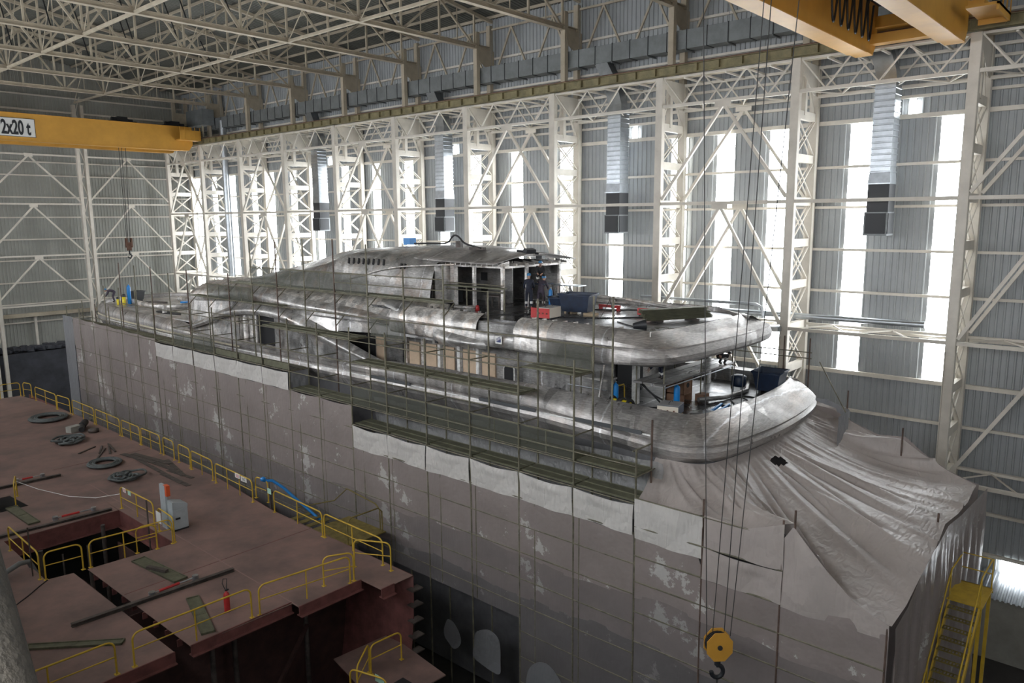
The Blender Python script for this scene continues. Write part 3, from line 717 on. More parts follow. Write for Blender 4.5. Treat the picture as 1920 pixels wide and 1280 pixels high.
# dark openings behind the side plates, with their linings
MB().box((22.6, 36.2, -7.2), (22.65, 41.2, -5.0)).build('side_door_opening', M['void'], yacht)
MB().box((22.05, 36.85, -7.15), (22.6, 36.92, -5.2)).box((22.05, 40.7, -7.15), (22.6, 40.8, -5.3)).build('door_jamb', M['alu_lite'], yacht)
MB().tube((22.25, 40.4, -7.1), (22.25, 40.4, -5.3), .14, 12).tube((22.3, 39.3, -7.1), (22.3, 39.3, -5.2), .12, 12).box((22.4, 39.9, -7.1), (22.45, 40.5, -5.25)).build('lining_tube', M['alu_lite'], yacht)
MB().box((22.98, 15.5, -7.05), (23.05, 38, -5.0)).build('house_side', M['alu_dark'], yacht)
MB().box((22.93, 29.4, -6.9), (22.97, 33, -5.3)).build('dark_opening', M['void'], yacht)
for a, b in ((28.6, 29.25), (27.27, 28.34), (26.1, 26.8), (24.96, 25.65), (23.8, 24.5), (22.45, 23.25), (21.35, 22.1)):
    m_ = M['ply'] if b != 28.34 else M['alu_dark']
    MB().box((22.9, a, -6.75), (22.97, b, -5.6)).build('blanked_window', m_, yacht)
for a in (26.9, 25.75, 24.65, 23.4, 22.25):
    MB().box((22.8, a-.04, -7.05), (22.98, a+.12, -5.2)).build('mullion', M['weld'] if a < 25 else M['alu_lite'], yacht)
t = MB()
pz = []
for sx_, sz_ in ((1,1),(-1,1),(-1,-1),(1,-1)):
    for i in range(5):
        a = {(1,1):0,(-1,1):90,(-1,-1):180,(1,-1):270}[(sx_,sz_)]; a = R(a+i*22.5); pz.append((20.6+sx_*.18+.12*math.cos(a), -6.38+sz_*.24+.12*math.sin(a)))
MB().prism(pz, (22.97, 0, 0), (0,1,0), (0,0,1), (-1,0,0), .03).build('window_frame', M['weld'], yacht)
MB().prism([(20.6+(y-20.6)*.84, -6.38+(z+6.38)*.88) for y, z in pz], (22.935, 0, 0), (0,1,0), (0,0,1), (-1,0,0), .02).build('small_window', M['void'], yacht)
MB().box((22.93, 19.0, -7.05), (22.97, 19.06, -5.05)).build('wall_weld', M['weld'], yacht)
# rounded aft end of the main deck house and its aft wall
w = MB(); rows = []
for i in range(9):
    a = R(180+i*11.25); rows.append([(24.1+1.1*math.cos(a), 18.6+1.1*math.sin(a)-.0, z) for z in (-7.05, -5.0)])
w.grid(rows).build('house_corner', M['alu'], yacht)
MB().box((24.0, 17.5, -7.05), (31, 17.55, -5.0)).build('aft_bulkhead', M['alu_dark'], yacht)
MB().box((24.3, 17.42, -7.05), (25.4, 17.5, -5.2)).box((26.2, 17.42, -7.05), (28.2, 17.5, -5.2)).build('aft_doorway', M['void'], yacht)
# posts and raised platform on the aft deck
for x, y in ((24.35, 15.35), (29.5, 15.0)):
    MB().box((x-.11, y-.11, -7.05), (x+.11, y+.11, -4.75)).build('deck_pillar', M['weld'], yacht)
MB().box((30.4, 12.2, -7.05), (31.0, 20, -6.5)).build('far_coaming', M['alu_dark'], yacht)
MB().path([(25.87, 13.5, -6.9), (27, 13.0, -6.95), (28.8, 12.9, -6.95), (30.5, 13.6, -6.95)], .09, 8).build('coaming_pipe', M['alu_dark'], yacht)

# ------------------------------------------------------------------ upper deck band with the aft overhang
up_near = [(21.72, y) for y in (24.0, 22.6, 21.25)]
def uband(i, p, cut=False):
    a = max(0, min(1, (14.9-p[1])/1.6))
    L = lambda u, v: lerp(u, v, a)
    full = [(-.5, -5.1), (-.05, L(-5.06,-4.95)), (0.03, L(-4.98,-4.85)), (.05, L(-4.75,-4.7)), (.0, L(-4.50,-4.55)), (-.05, -4.46), (L(.03,-.05), -4.40), (L(-.0,-.12), L(-4.22,-4.36)), (L(-.1,-.35), L(-4.05,-4.28)), (L(-.28,-.75), L(-3.9,-4.10)), (L(-.5,-1.1), L(-3.82,-3.97)), (L(-.58,-1.2), L(-3.86,-3.98)), (L(-.6,-1.22), -4.1)]
    return full[:6] + [(-.3, -4.46)] if cut else full
cor = smooth([(21.72, 15.4), (21.7, 14.2), (21.85, 13.2), (22.6, 12.7), (24.0, 12.5), (26.3, 12.35), (28.7, 12.35), (29.9, 12.5), (30.4, 12.65), (30.5, 13.1), (30.7, 15.4)], 3)
MB().grid(sweep([(21.72, y) for y in (27.0, 26, 25, 24.0, 23, 22, 21.25)], lambda i, p: [(o*(1)-.25*max(0,(p[1]-24)/3), z) for o, z in uband(i, p)])).build('upper_bulwark', M['alu_lite'], yacht, split=30)
MB().grid(sweep([(21.72, 21.3), (21.72, 19.2)], lambda i, p: uband(i, p, True))).build('bulwark_cutout_lip', M['alu'], yacht)
MB().grid(sweep([(21.72, y) for y in (19.25, 18.4, 17.6)], uband)).build('bright_bulwark_patch', M['alu_lite'], yacht, split=30)
MB().grid(sweep([(21.72, y) for y in (17.6, 16.5, 15.8)] + cor + [(30.7, y) for y in (18, 24, 30, 36)], uband)).build('upper_overhang_band', M['alu_aft'], yacht, split=22)
MB().box((21.85,19.2,-4.5),(21.9,21.3,-4.1)).box((21.85,19.2,-4.12),(22.35,21.3,-4.08)).build('cutout_web', M['alu_dark'], yacht)
flat([(22.3, 27), (22.3, 14.2), (23.3, 13.9), (29.0, 13.7), (30.1, 14.5), (30.1, 40), (24, 40)], -4.02, 'upper_deck', M['alu_deck'], .08)
flat([(22.0, 27), (22.0, 14.2), (23.3, 13.4), (29.0, 13.2), (30.3, 14.5), (30.3, 40), (22.2, 40)], -4.8, 'deck_underside', M['alu_dark'], .06)
for i in range(9):
    MB().box((22.35, 14.8+i*.5, -4.0), (22.6, 14.84+i*.5, -3.82)).build('deck_rib', M['alu_lite'], yacht)
for i in range(14):
    MB().box((22.45, 21.4+i*.42, -3.95), (22.6, 21.44+i*.42, -3.80)).build('deck_rib', M['alu_dark'], yacht)
# logo plate
lg = MB().box((21.62, 19.78, -4.86), (21.64, 20.12, -4.56)); lg.build('maker_plate', M['white'], yacht)
w = MB()
w.prism([(20.08,-4.80),(19.83,-4.80),(19.83,-4.66)], (21.618,0,0), (0,1,0), (0,0,1), (-1,0,0), .004)
for k_ in range(3): w.prism([(20.07,-4.78+.05*k_),(19.84,-4.66+.04*k_),(19.84,-4.64+.04*k_),(20.07,-4.76+.05*k_)], (21.616,0,0), (0,1,0), (0,0,1), (-1,0,0), .006)
w.build('plate_emblem', mat('navy_print', (.05,.06,.16), .6), yacht)

# plates between the sheer beam and the deck house
strip('upper_side_plate', BT, [(24,-3.75),(27,-3.55),(30,-3.62),(34,-3.74),(38.6,-3.4),(42,-3.3),(46.5,-3.75)], 46.5, 24.2, M['alu_lite'], 22.3, lambda y: 23.1 if y < 38 else 23.1+.2*(y-38)/8)
strip('rising_wing', smooth([(23.6,-4.66),(24.6,-4.5),(26.0,-4.25),(27.4,-3.9)],2), smooth([(23.6,-4.5),(24.3,-4.3),(25.4,-3.9),(26.6,-3.57),(27.4,-3.5)],2), 27.4, 23.6, M['alu_dark'], 22.0, 22.5, .12)
# scoop where the sheer beam meets the band
w = MB(); rows = []
for i in range(13):
    t = i/12; y = lerp(23.9, 20.7, t); e = math.sin(math.pi*min(1, t*1.0))**.6 if t > 0 else 0
    rows.append([(21.72-.33*e*math.sin(math.pi*j/8), y, lerp(-4.55-.28*t, -5.28+.1*t, j/8)) for j in range(9)])
w.grid(rows).build('intake_scoop', M['alu'], yacht)
MB().box((21.6, 23.45, -5.2), (21.75, 23.62, -4.75)).build('scoop_mouth', M['void'], yacht)

# ------------------------------------------------------------------ wheelhouse dome
zt = smooth([(60,-5.15),(55,-4.6),(50,-4.35),(47.1,-4.05),(44.1,-3.5),(41.2,-2.9),(38.2,-2.26),(36.5,-1.88),(35.5,-1.66),(33.5,-1.52),(31.4,-1.44),(29.4,-1.34),(26.9,-1.27),(24,-1.4),(22.6,-1.62)], 2)
def ze(y): return interp([(22.6,-1.95),(25.5,-1.9),(28.4,-1.78),(31.3,-1.72),(33.1,-1.86),(34.6,-2.3),(38,-2.95),(42,-3.45),(47,-4.25),(55,-4.9),(60,-5.4)], y)
def base(y): return interp([(24,-3.95),(30,-3.75),(38,-3.7),(42,-3.85),(47,-4.5),(60,-5.9)], y)
rows = []
for i in range(60):
    y = lerp(53.5, 25.8, i/59); T = interp(zt, y); E = ze(y); B_ = base(y); xb = 23.3 if y < 38 else interp([(38,23.3),(45.5,22.7),(46.5,22.15),(48,22.5),(50,23.3),(52,24.6),(53.5,26.3)], y)
    if y > 46: B_ = -6.28; E = interp([(46,-4.2),(50,-4.75),(53.5,-5.3)], y); T = max(T, E+.05)
    hs = [(xb, B_), (xb+.12, lerp(B_, E, .35)), (xb+.3, lerp(B_, E, .7)), (xb+.55, lerp(B_, E, .93)), (xb+.9, E+.06), (lerp(xb+.9, CX, .35), lerp(E, T, .62)), (lerp(xb+.9, CX, .7), lerp(E, T, .93)), (CX, T)]
    rows.append([(x, y, z) for x, z in hs] + [(2*CX-x, y, z) for x, z in reversed(hs[:-1])])
MB().grid(rows).build('wheelhouse_dome', M['alu'], yacht)
fin = smooth([(33.8,-3.35),(32.2,-3.05),(30.7,-2.73),(29.6,-2.44),(28.0,-2.22),(26.8,-2.14),(24.3,-2.0)], 2)
MB().path([(23.42+.06*(z+3.4), y, z) for y, z in fin], .045, 6).build('eyebrow_rail', M['alu_lite'], yacht)
for i in range(10):
    y = 32.2-i*.4 if i < 8 else (28.1-(i-8)*.28)
    z = -1.95-.0*i if i < 8 else -2.12
    MB().obox((23.66, y, z-.12), (.06, .1, .3), 0, .25).build('louvre_slot', M['void'], yacht)
# open aft part of the wheelhouse: roof, posts, interior
rows = []
for y in (27.4, 26.6, 25.8, 25, 24, 23, 22.2):
    T = interp(zt, y)+.015; E = ze(y)+.015
    hs = [(23.85, E-.02), (24.2, E+.06), (lerp(24.2, CX, .35), lerp(E, T, .62)), (lerp(24.2, CX, .7), lerp(E, T, .93)), (CX, T)]
    rows.append([(x, y, z) for x, z in hs] + [(2*CX-x, y, z) for x, z in reversed(hs[:-1])])
MB().grid(rows).build('wheelhouse_roof', M['alu_aft'], yacht, thick=.05)
for i in range(12):
    y = 26.0-i*.33
    MB().prism([(24.28,-1.99),(24.28,-2.08),(25.0,-2.08),(25.0,-1.86)], (0, y, 0), (1,0,0), (0,0,1), (0,1,0), .04).build('roof_rib', M['alu_lite'], yacht)
for i in range(8):
    MB().prism([(22.12,-1.99),(22.12,-2.08),(22.8,-2.08),(22.8,-1.9)], (24.6+i*.6, 0, 0), (0,1,0), (0,0,1), (1,0,0), .04).build('roof_rib', M['alu_lite'], yacht)
for x, y in ((24.75, 26.5), (24.75, 25.5), (24.75, 24.3), (24.7, 22.5), (26.15, 22.35), (28.6, 22.4)):
    MB().box((x-.07, y-.06, -4.0), (x+.07, y+.06, -2.0)).build('house_post', M['alu_lite'], yacht)
MB().box((24.7, 22.5, -2.18), (24.78, 26.4, -2.08)).box((24.7, 22.36, -2.18), (29.2, 22.44, -2.08)).build('post_header', M['alu_lite'], yacht)
MB().box((25.1, 27.6, -4.0), (29.3, 27.7, -2.0)).build('front_bulkhead', M['alu_dark'], yacht)
MB().box((28.9, 22.6, -4.0), (29.0, 27.6, -2.0)).build('far_house_side', M['alu_dark'], yacht)
MB().box((27.0, 24.0, -4.0), (27.08, 27.6, -2.0)).build('partition', M['alu_dark'], yacht)
MB().box((26.95, 25.6, -3.0), (27.0, 26.0, -2.6)).box((26.95, 25.6, -3.6), (27.0, 26.0, -3.3)).build('partition_hole', M['void'], yacht)
MB().box((23.7, 25.75, -3.9), (25.1, 25.82, -2.05)).build('dome_end_frame', M['alu'], yacht)
MB().box((25.0, 25.7, -3.9), (25.4, 25.76, -3.1)).build('dome_end_hole', M['void'], yacht)
# ribbed skylight bulge on the roof edge
w = MB(); rows = []
for i in range(9):
    t = i/8; y = lerp(28.0, 25.6, t); h = .28*math.sin(math.pi*t)**.7
    rows.append([(24.05, y, -1.98), (24.15, y, -1.98+h*.7), (24.5, y, -1.9+h*.6)])
w.grid(rows).build('roof_blister', M['alu_lite'], yacht)

# ------------------------------------------------------------------ foredeck
fd = [(CX-half(y)+.5, y) for y in (64.6, 63.8, 62.5, 60, 57, 54, 50, 46)]
fd = fd + [(2*CX-x, y) for x, y in reversed(fd)]
flat(fd, -6.28, 'foredeck', M['alu'], .08)
# curved recess coaming
rc = smooth([(24.3, 61.0), (23.9, 58.5), (23.7, 56.2), (24.4, 54.6), (26, 54.2), (27.5, 56), (27.5, 60)], 3)
MB().path([(x, y, -6.1) for x, y in rc], .2, 8).build('foredeck_coaming', M['alu_lite'], yacht)
MB().prism([(x, y) for x, y in smooth([(23.2,50.6),(24.0,52.2),(23.7,54.2),(22.9,54.2),(22.8,52.0)],2)], (0,0,-6.28), (1,0,0), (0,1,0), (0,0,1), .03).build('foredeck_hatch_hole', M['void'], yacht)
MB().tube((23.0, 52.6, -6.25), (23.0, 52.6, -5.7), .16, 12).build('windlass_post', M['alu_lite'], yacht)
# ------------------------------------------------------------------ scaffolding along the near side of the yacht
M['tube'] = mat('scaffold_tube', (.15, .14, .10), .55, .2, var=.35, vscale=3)
M['tube_red'] = mat('rusty_scaffold_tube', (.105, .07, .055), .65, .1, var=.4, vscale=3)
M['plank'] = mat('olive_scaffold_deck', (.115, .115, .075), .55, .15, var=.25, vscale=3)
def film_mat(name, col, alpha, rough=.42, bump=.5, bscale=1.2, tears=0.0, stretch=(1,1,1), trans=.15, fine=.12):
    m = bpy.data.materials.new(name); m.use_nodes = True; nt = m.node_tree; b = nt.nodes['Principled BSDF']; L = nt.links.new
    tc = nt.nodes.new('ShaderNodeTexCoord'); mp = nt.nodes.new('ShaderNodeMapping'); mp.inputs['Scale'].default_value = stretch; L(tc.outputs['Object'], mp.inputs[0])
    def noise(s, d=5, r=.6, src=None):
        n_ = nt.nodes.new('ShaderNodeTexNoise'); n_.inputs['Scale'].default_value = s; n_.inputs['Detail'].default_value = d; n_.inputs['Roughness'].default_value = r; L(src or mp.outputs[0], n_.inputs['Vector']); return n_.outputs['Fac']
    r_ = nt.nodes.new('ShaderNodeValToRGB'); e = r_.color_ramp.elements; e[0].position = .3; e[1].position = .7
    e[0].color = (*[c*.86 for c in col], 1); e[1].color = (*[min(1,c*1.12) for c in col], 1); L(noise(.5), r_.inputs[0]); A = r_.outputs[0]
    al = None
    if tears:
        t1 = nt.nodes.new('ShaderNodeValToRGB'); e = t1.color_ramp.elements; e[0].position = .60; e[1].position = .612; e[0].color = (0,0,0,1); e[1].color = (tears,)*3+(1,); L(noise(.55, 8, .72), t1.inputs[0])
        mx = nt.nodes.new('ShaderNodeMix'); mx.data_type = 'RGBA'; L(t1.outputs[0], mx.inputs[0]); L(A, mx.inputs[6]); mx.inputs[7].default_value = (.62,.61,.59,1); A = mx.outputs[2]
    L(A, b.inputs['Base Color']); b.inputs['Roughness'].default_value = rough
    b.inputs['Coat Weight'].default_value = .15; b.inputs['Coat Roughness'].default_value = .35
    # crumples: ridged noise
    n1 = noise(bscale, 3, .5)
    rg = nt.nodes.new('ShaderNodeMath'); rg.operation = 'PINGPONG'; rg.inputs[1].default_value = .12; L(n1, rg.inputs[0])
    n2 = noise(bscale*4, 3, .5); ad = nt.nodes.new('ShaderNodeMath'); ad.operation = 'MULTIPLY_ADD'; L(n2, ad.inputs[0]); ad.inputs[1].default_value = fine; L(rg.outputs[0], ad.inputs[2])
    wv = nt.nodes.new('ShaderNodeTexNoise'); wv.inputs['Scale'].default_value = 1.0; wv.inputs['Detail'].default_value = 2
    mpc = nt.nodes.new('ShaderNodeMapping'); mpc.inputs['Scale'].default_value = (1, 2.2, .45); mpc.inputs['Rotation'].default_value = (.5, 0, 0); L(tc.outputs['Object'], mpc.inputs[0]); L(mpc.outputs[0], wv.inputs['Vector'])
    pg = nt.nodes.new('ShaderNodeMath'); pg.operation = 'PINGPONG'; pg.inputs[1].default_value = .07; L(wv.outputs['Fac'], pg.inputs[0])
    ad2 = nt.nodes.new('ShaderNodeMath'); ad2.operation = 'ADD'; L(pg.outputs[0], ad2.inputs[0]); L(ad.outputs[0], ad2.inputs[1]); ad = ad2
    bp = nt.nodes.new('ShaderNodeBump'); bp.inputs['Strength'].default_value = bump; bp.inputs['Distance'].default_value = .5; L(ad.outputs[0], bp.inputs['Height']); L(bp.outputs[0], b.inputs['Normal'])
    tr = nt.nodes.new('ShaderNodeBsdfTransparent'); tr.inputs[0].default_value = (.85,.85,.87,1); tl = nt.nodes.new('ShaderNodeBsdfTranslucent'); L(A, tl.inputs[0]); L(bp.outputs[0], tl.inputs['Normal'])
    m1 = nt.nodes.new('ShaderNodeMixShader'); m1.inputs[0].default_value = trans; L(b.outputs[0], m1.inputs[1]); L(tl.outputs[0], m1.inputs[2])
    m2 = nt.nodes.new('ShaderNodeMixShader'); m2.inputs[0].default_value = alpha; L(m1.outputs[0], m2.inputs[2]); L(tr.outputs[0], m2.inputs[1])
    L(m2.outputs[0], nt.nodes['Material Output'].inputs[0]); return m
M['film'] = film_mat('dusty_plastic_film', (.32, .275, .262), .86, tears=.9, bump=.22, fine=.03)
M['film_half_shade'] = film_mat('half_shaded_lilac_film', (.29, .255, .248), .74, .4, .22, 1.0, tears=.6, fine=.03)  # shade toward the floor put into the film colour, here and below
M['film_shade'] = film_mat('thin_shaded_film', (.25, .232, .232), .60, .4, .3, 1.0, tears=.35, fine=.04)
M['film_clear'] = film_mat('clear_crumpled_film', (.45, .45, .45), .55, .3, 1.0, 1.5)
M['film_white'] = film_mat('fresh_white_film', (.64, .62, .59), .93, .36, .5, .8, fine=.05)
M['film_grey'] = film_mat('grey_film', (.26, .265, .28), .88, .45, .3, 1.0)
M['film_tent'] = film_mat('tent_film', (.43, .385, .36), .97, .45, .3, .9, fine=.06)
M['net'] = film_mat('olive_debris_net', (.075, .08, .06), .66, .7, .05, 2.0)
sc = empty('scaffold', (20.6, 35, ZF), 'olive steel tube scaffold standing along the near side of the yacht', 'scaffold')
XO, XI = 20.1, 21.2
tops_in = {15.1:-2.65, 17.6:-2.9, 20.1:-2.75, 22.6:-1.85, 25.1:-2.05, 27.6:-1.1, 30.1:-.9, 32.6:-.9, 35.1:-1.1, 37.6:-1.05, 40.1:-2.9, 42.6:-3.2, 45.1:-2.9, 47.6:-3.2, 50.1:-2.9, 52.6:-2.9, 55.1:-2.8, 57.6:-6.0, 60.1:-6.0, 62.6:-5.9}
ys = [12.6+2.5*i for i in range(21)]
for i, y in enumerate(ys):
    top = -7.3 if y < 13 else (-4.72 if y < 46 else (-4.3 if y < 56 else -6.2))
    lo = -10.2 if y < 27 else -8.3
    MB().tube((XO, y, ZF), (XO, y, top), .036, 8).build('scaffold_post', M['tube'], sc)
    yi = round(y, 1)
    if yi in tops_in: MB().tube((XI, y, ZF), (XI, y, tops_in[yi]), .036, 8).build('scaffold_post', M['tube_red'] if y > 26 and i % 2 else M['tube'], sc)
MB().tube((XI, 14.3, -10), (XI, 14.3, -2.6), .036, 8).build('scaffold_post', M['tube'], sc)
MB().tube((XI, 12.7, -10.2), (XI, 12.7, -6.6), .036, 8).build('scaffold_post', M['tube_red'], sc)
def ledg(x, y0, y1, z): MB().tube((x, y0, z), (x, y1, z), .026, 6).build('ledger', M['tube'], sc)
def trans(y, z, x0=XO, x1=XI): MB().tube((x0-.05, y, z), (x1+.05, y, z), .026, 6).build('transom_tube', M['tube'], sc)
ledg(XO, 15.1, 62.6, -7.35); ledg(XO, 17.6, 45.1, -6.3); ledg(XO, 17.6, 45.1, -5.3); ledg(XO, 12.6, 32.6, -8.25); ledg(XO, 12.6, 27.6, -9.15)
for k_ in range(9):
    z = -10.15-k_*1.06; ledg(XO-.005, 12.6, 27.6 if k_ < 5 else 17.6, z)
    if k_: ledg(XO-.005, 4.9, 12.6, z-.6)
for k_ in range(11): ledg(XO-.005, 27.6, 61.5, -9.3-k_*1.02)
for y in range(13, 62, 1):
    if (y*10-126) % 25 > 4 and y % 5 in (1, 4): MB().tube((XO, y+.85, ZF if y < 17 or y > 28 else -14.9), (XO, y+.85, -10.2 if y < 27 else -8.4), .026, 6).build('rear_tube', M['tube'], sc)
ledg(XO, 12.6, 27.6, -7.9); ledg(XI, 22.6, 40.1, -3.42); ledg(XI, 22.6, 37.6, -2.45); ledg(XI, 27.6, 45.1, -5.3); ledg(XI, 14.3, 27.6, -4.38); ledg(XI, 27.6, 42.6, -4.42); ledg(XI, 37.6, 42.6, -3.6); ledg(XI, 15.1, 27.6, -5.3); ledg(XI, 17.6, 27.6, -6.3); ledg(XI, 20.1, 27.6, -7.3); ledg(XI, 45.1, 55.1, -5.6); ledg(XI, 22.6, 30.1, -2.9); ledg(XO, 45.1, 60.1, -6.7)
for y in ys:
    for z in (-5.3, -6.3, -7.35, -8.25, -9.15):
        if (z < -8 and y > 33) or (y < 15 and z > -8) or (y < 17 and z == -6.3) or (z < -9 and y > 28): continue
        if y > 46 and z > -7: continue
        trans(y, z)
trans(12.7, -7.4); trans(12.65, -10.15); trans(12.65, -9.15)
for y in (22.6, 25.1, 27.6, 30.1, 32.6, 35.1, 37.6, 40.1):
    MB().tube((XI, y, -3.95), (XI+.55, y-.05, -3.45), .024, 6).build('bracket_tube', M['tube'], sc)
for y in (27.6, 30.1, 32.6, 35.1, 37.6, 40.1, 42.6, 45.1):
    MB().tube((XI, y, -5.0), (XI+.5, y-.05, -4.5), .024, 6).build('bracket_tube', M['tube'], sc)
# boards, one per bay and level
def board(y0, y1, z, x0, x1, n_=3):
    for j in range(n_):
        a, b = lerp(x0, x1, j/n_)+.015, lerp(x0, x1, (j+1)/n_)-.015
        mb = MB().box((a, y0+.04, z), (b, y1-.04, z+.05)).box((a, y0+.04, z+.05), (a+.012, y1-.04, z+.07)).box((b-.012, y0+.04, z+.05), (b, y1-.04, z+.07))
        mb.build('scaffold_board', M['plank'], sc)
for y in ys:
    yi = round(y, 1)
    if 15 <= y < 17 or 27.5 < y < 32.7: board(y, y+2.5, -5.29, 20.2, 21.1, 2)
    if 17.5 < y < 25.2: board(y, y+2.5, -6.29, 20.2, 21.1, 2)
    if 12.5 < y < 32.0: board(y, y+2.5, -8.24, 20.2, 21.1, 2)
    if 12.5 < y < 27.0: board(y, y+2.5, -9.14, 20.2, 21.1, 2)
    if 32.5 < y < 62: board(y, y+2.5, -7.34, 20.2, 21.1, 2)
    if 22.5 < y < 38: board(y, y+2.5, -3.40, XI+.05, XI+.6, 1)
    if 35 < y < 45: board(y, y+2.5, -4.45, XI+.05, XI+.6, 1)
def net(x, y0, y1, z0, z1, nm='debris_net'):
    MB().grid([[(x, lerp(y0, y1, i/6), lerp(z0, z1, j/3)+.0) for j in range(4)] for i in range(7)]).build(nm, M['net'], sc)
    MB().tube((x, y0, z1), (x, y1, z1), .018, 5).tube((x, y0, z0), (x, y1, z0), .018, 5).tube((x, y0, z0), (x, y0, z1), .018, 5).tube((x, (y0+y1)/2, z0), (x, (y0+y1)/2, z1), .018, 5).build('net_frame', M['tube'], sc)
for y in (15.1, 17.6, 20.1, 22.6, 25.1): net(XO+.04, y+.05, y+2.45, -8.2, -7.4)
net(XI+.03, 15.2, 17.5, -5.25, -4.42); net(XI+.03, 25.15, 27.5, -5.2, -4.42)
for y in (27.6, 30.1, 32.6, 35.1): net(XI+.03, y+.05, y+2.45, -3.35, -2.5)
for y in (37.6, 40.1): net(XI+.03, y+.05, y+2.45, -4.4, -3.62)
for y in (40.1,): net(XO+.04, y+.05, y+2.45, -7.3, -6.5)
net(XO+.04, 42.7, 45.0, -7.3, -6.6)
for y in (32.6, 35.1, 37.6): 
    MB().box((XO+.05, y+.05, -7.3), (XO+.07, y+2.4, -7.0)).build('toe_board', M['plank'], sc)

# ------------------------------------------------------------------ plastic film hung on the scaffold
def sheet(name, y0, y1, ztop, zbot, m, label, cat='plastic sheet', group=None, x=20.095, swag=.12, ny=None, nz=None, fold=.008, seed=0, xend=None):
    """film hung from a tube: swagged top between posts every 2.5 m, soft vertical folds"""
    rnd = random.Random(seed); ny = ny or max(12, int((y1-y0)*4)); nz = nz or max(6, int(abs((zbot(y0) if callable(zbot) else zbot)-(ztop if not callable(ztop) else ztop(y0)))*2.5)); rows = []
    ph = [rnd.uniform(0, 6.28) for _ in range(8)]
    for i in range(ny+1):
        y = lerp(y0, y1, i/ny); zt_ = ztop(y) if callable(ztop) else ztop; r = []
        u = ((y-12.6) % 2.5)/2.5; sg_ = math.sin(math.pi*u)
        for j in range(nz+1):
            t = j/nz; z = lerp(zt_, zbot(y) if callable(zbot) else zbot, t) - swag*sg_*(1-t)**2*.6
            d = fold*(math.sin(y*2.1+ph[0]+z*.35)+.6*math.sin(y*4.7+ph[1]-z*.5)+.5*math.sin((y+z)*1.4+ph[2]))
            d += swag*.5*sg_*math.sin(math.pi*min(1, t*2.5))*.8
            wd = min(1, (zt_-z)*2+.15)
            r.append((x-d*wd, y, z))
        rows.append(r)
    return tag(MB().grid(rows).build(name, m), label, cat, group)
def seam(y, z=-12.3): return z+.10*math.sin(y*.7+z)+.05*math.sin(y*2.3)
def wall_of_film(y0, y1, top, bot, nm, seed, **k):  # three courses, darker downward: the wall's shade painted in steps
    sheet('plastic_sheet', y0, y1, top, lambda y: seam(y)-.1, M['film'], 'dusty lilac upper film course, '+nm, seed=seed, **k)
    sheet('plastic_sheet', y0, y1, lambda y: seam(y), lambda y: seam(y, -13.9)-.1, M['film_half_shade'], 'shade-toned grey-brown middle film course, '+nm, seed=seed+30, swag=.03, x=20.098, fold=.006)
    sheet('plastic_sheet', y0, y1, lambda y: seam(y, -13.9), bot, M['film_shade'], 'thin shade-darkened see-through lower film course, '+nm, seed=seed+50, swag=.04, x=20.1, fold=.006)
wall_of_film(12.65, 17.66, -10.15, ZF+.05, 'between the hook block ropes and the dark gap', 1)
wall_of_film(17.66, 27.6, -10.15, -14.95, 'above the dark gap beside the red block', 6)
def blot(c, ry, rz_, seed, label, x=20.0):
    rn = random.Random(seed); pts = []
    for i in range(11):
        a = 2*math.pi*i/11; k = rn.uniform(.7, 1.15); pts.append((c[0]+ry*k*math.cos(a), c[1]+rz_*k*math.sin(a)))
    pts = smooth(pts+pts[:1], 3)[:-1]
    return tag(MB().prism(pts, (x, 0, 0), (0,1,0), (0,0,1), (1,0,0), .02).build('plastic_sheet', M['film_grey']), label, 'plastic sheet')
blot((19.2,-16.9), .95, 1.0, 3, 'larger pale film scrap in the dark gap under the loose hem')
blot((21.3,-16.9), .55, .7, 4, 'smaller ragged pale film scrap in the dark gap under the hem')
blot((16.3,-17.4), .95, 1.1, 5, 'pale shiny film patch at the bottom edge left of the hook')
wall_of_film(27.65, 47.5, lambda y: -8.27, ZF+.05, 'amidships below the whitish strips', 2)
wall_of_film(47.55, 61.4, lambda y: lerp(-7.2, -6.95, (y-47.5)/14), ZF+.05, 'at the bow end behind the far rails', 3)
sheet('plastic_sheet', 61.4, 63.4, lambda y: -6.95, ZF+.05, M['film_grey'], 'narrow grey film strip at the far left corner of the wrapped hull', seed=4, swag=.0, x=20.04)
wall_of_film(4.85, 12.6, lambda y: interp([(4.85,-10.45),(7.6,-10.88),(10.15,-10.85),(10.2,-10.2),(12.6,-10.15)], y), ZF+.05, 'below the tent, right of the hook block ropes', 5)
for i in range(6):
    y = 12.6+i*2.5; 
    sheet('plastic_sheet', y+.04, y+2.46, -9.16, -10.2, M['film_white'], 'bright white film panel under the scaffold boards, %s from the stern corner' % ORD[i], 'plastic sheet', 'white film panels along the lower scaffold', x=20.04, swag=.14, fold=.045, seed=10+i, ny=24, nz=10)
for i in range(6):
    y = 32.6+i*2.5
    sheet('plastic_sheet', y+.04, y+2.46, -7.4, -8.3, M['film_white'], 'whitish film strip beside the amidships boards, %s going towards the bow' % ORD[i], 'plastic sheet', 'whitish film strips along the middle scaffold', x=20.04, swag=.08, fold=.03, seed=20+i, ny=20, nz=8)
sheet('plastic_sheet', 10.2, 12.6, -8.95, -10.3, M['film_white'], 'pale film panel at the foot of the tent, left of the four crane ropes', swag=.0, x=20.04, seed=31, fold=.05, ny=20, nz=10)
sheet('plastic_sheet', 7.7, 10.15, lambda y: interp([(7.6,-8.46),(8.8,-8.93),(10.2,-8.86)], y), -9.9, M['film_tent'], 'upper grey film panel between rails, right of the crane ropes', swag=.0, x=20.06, seed=32, fold=.04, ny=20, nz=10)
sheet('plastic_sheet', 7.7, 10.15, -9.9, -10.9, M['film_tent'], 'torn pale film panel between rails, right of the crane ropes', x=20.05, seed=33, fold=.05, ny=20, nz=10)
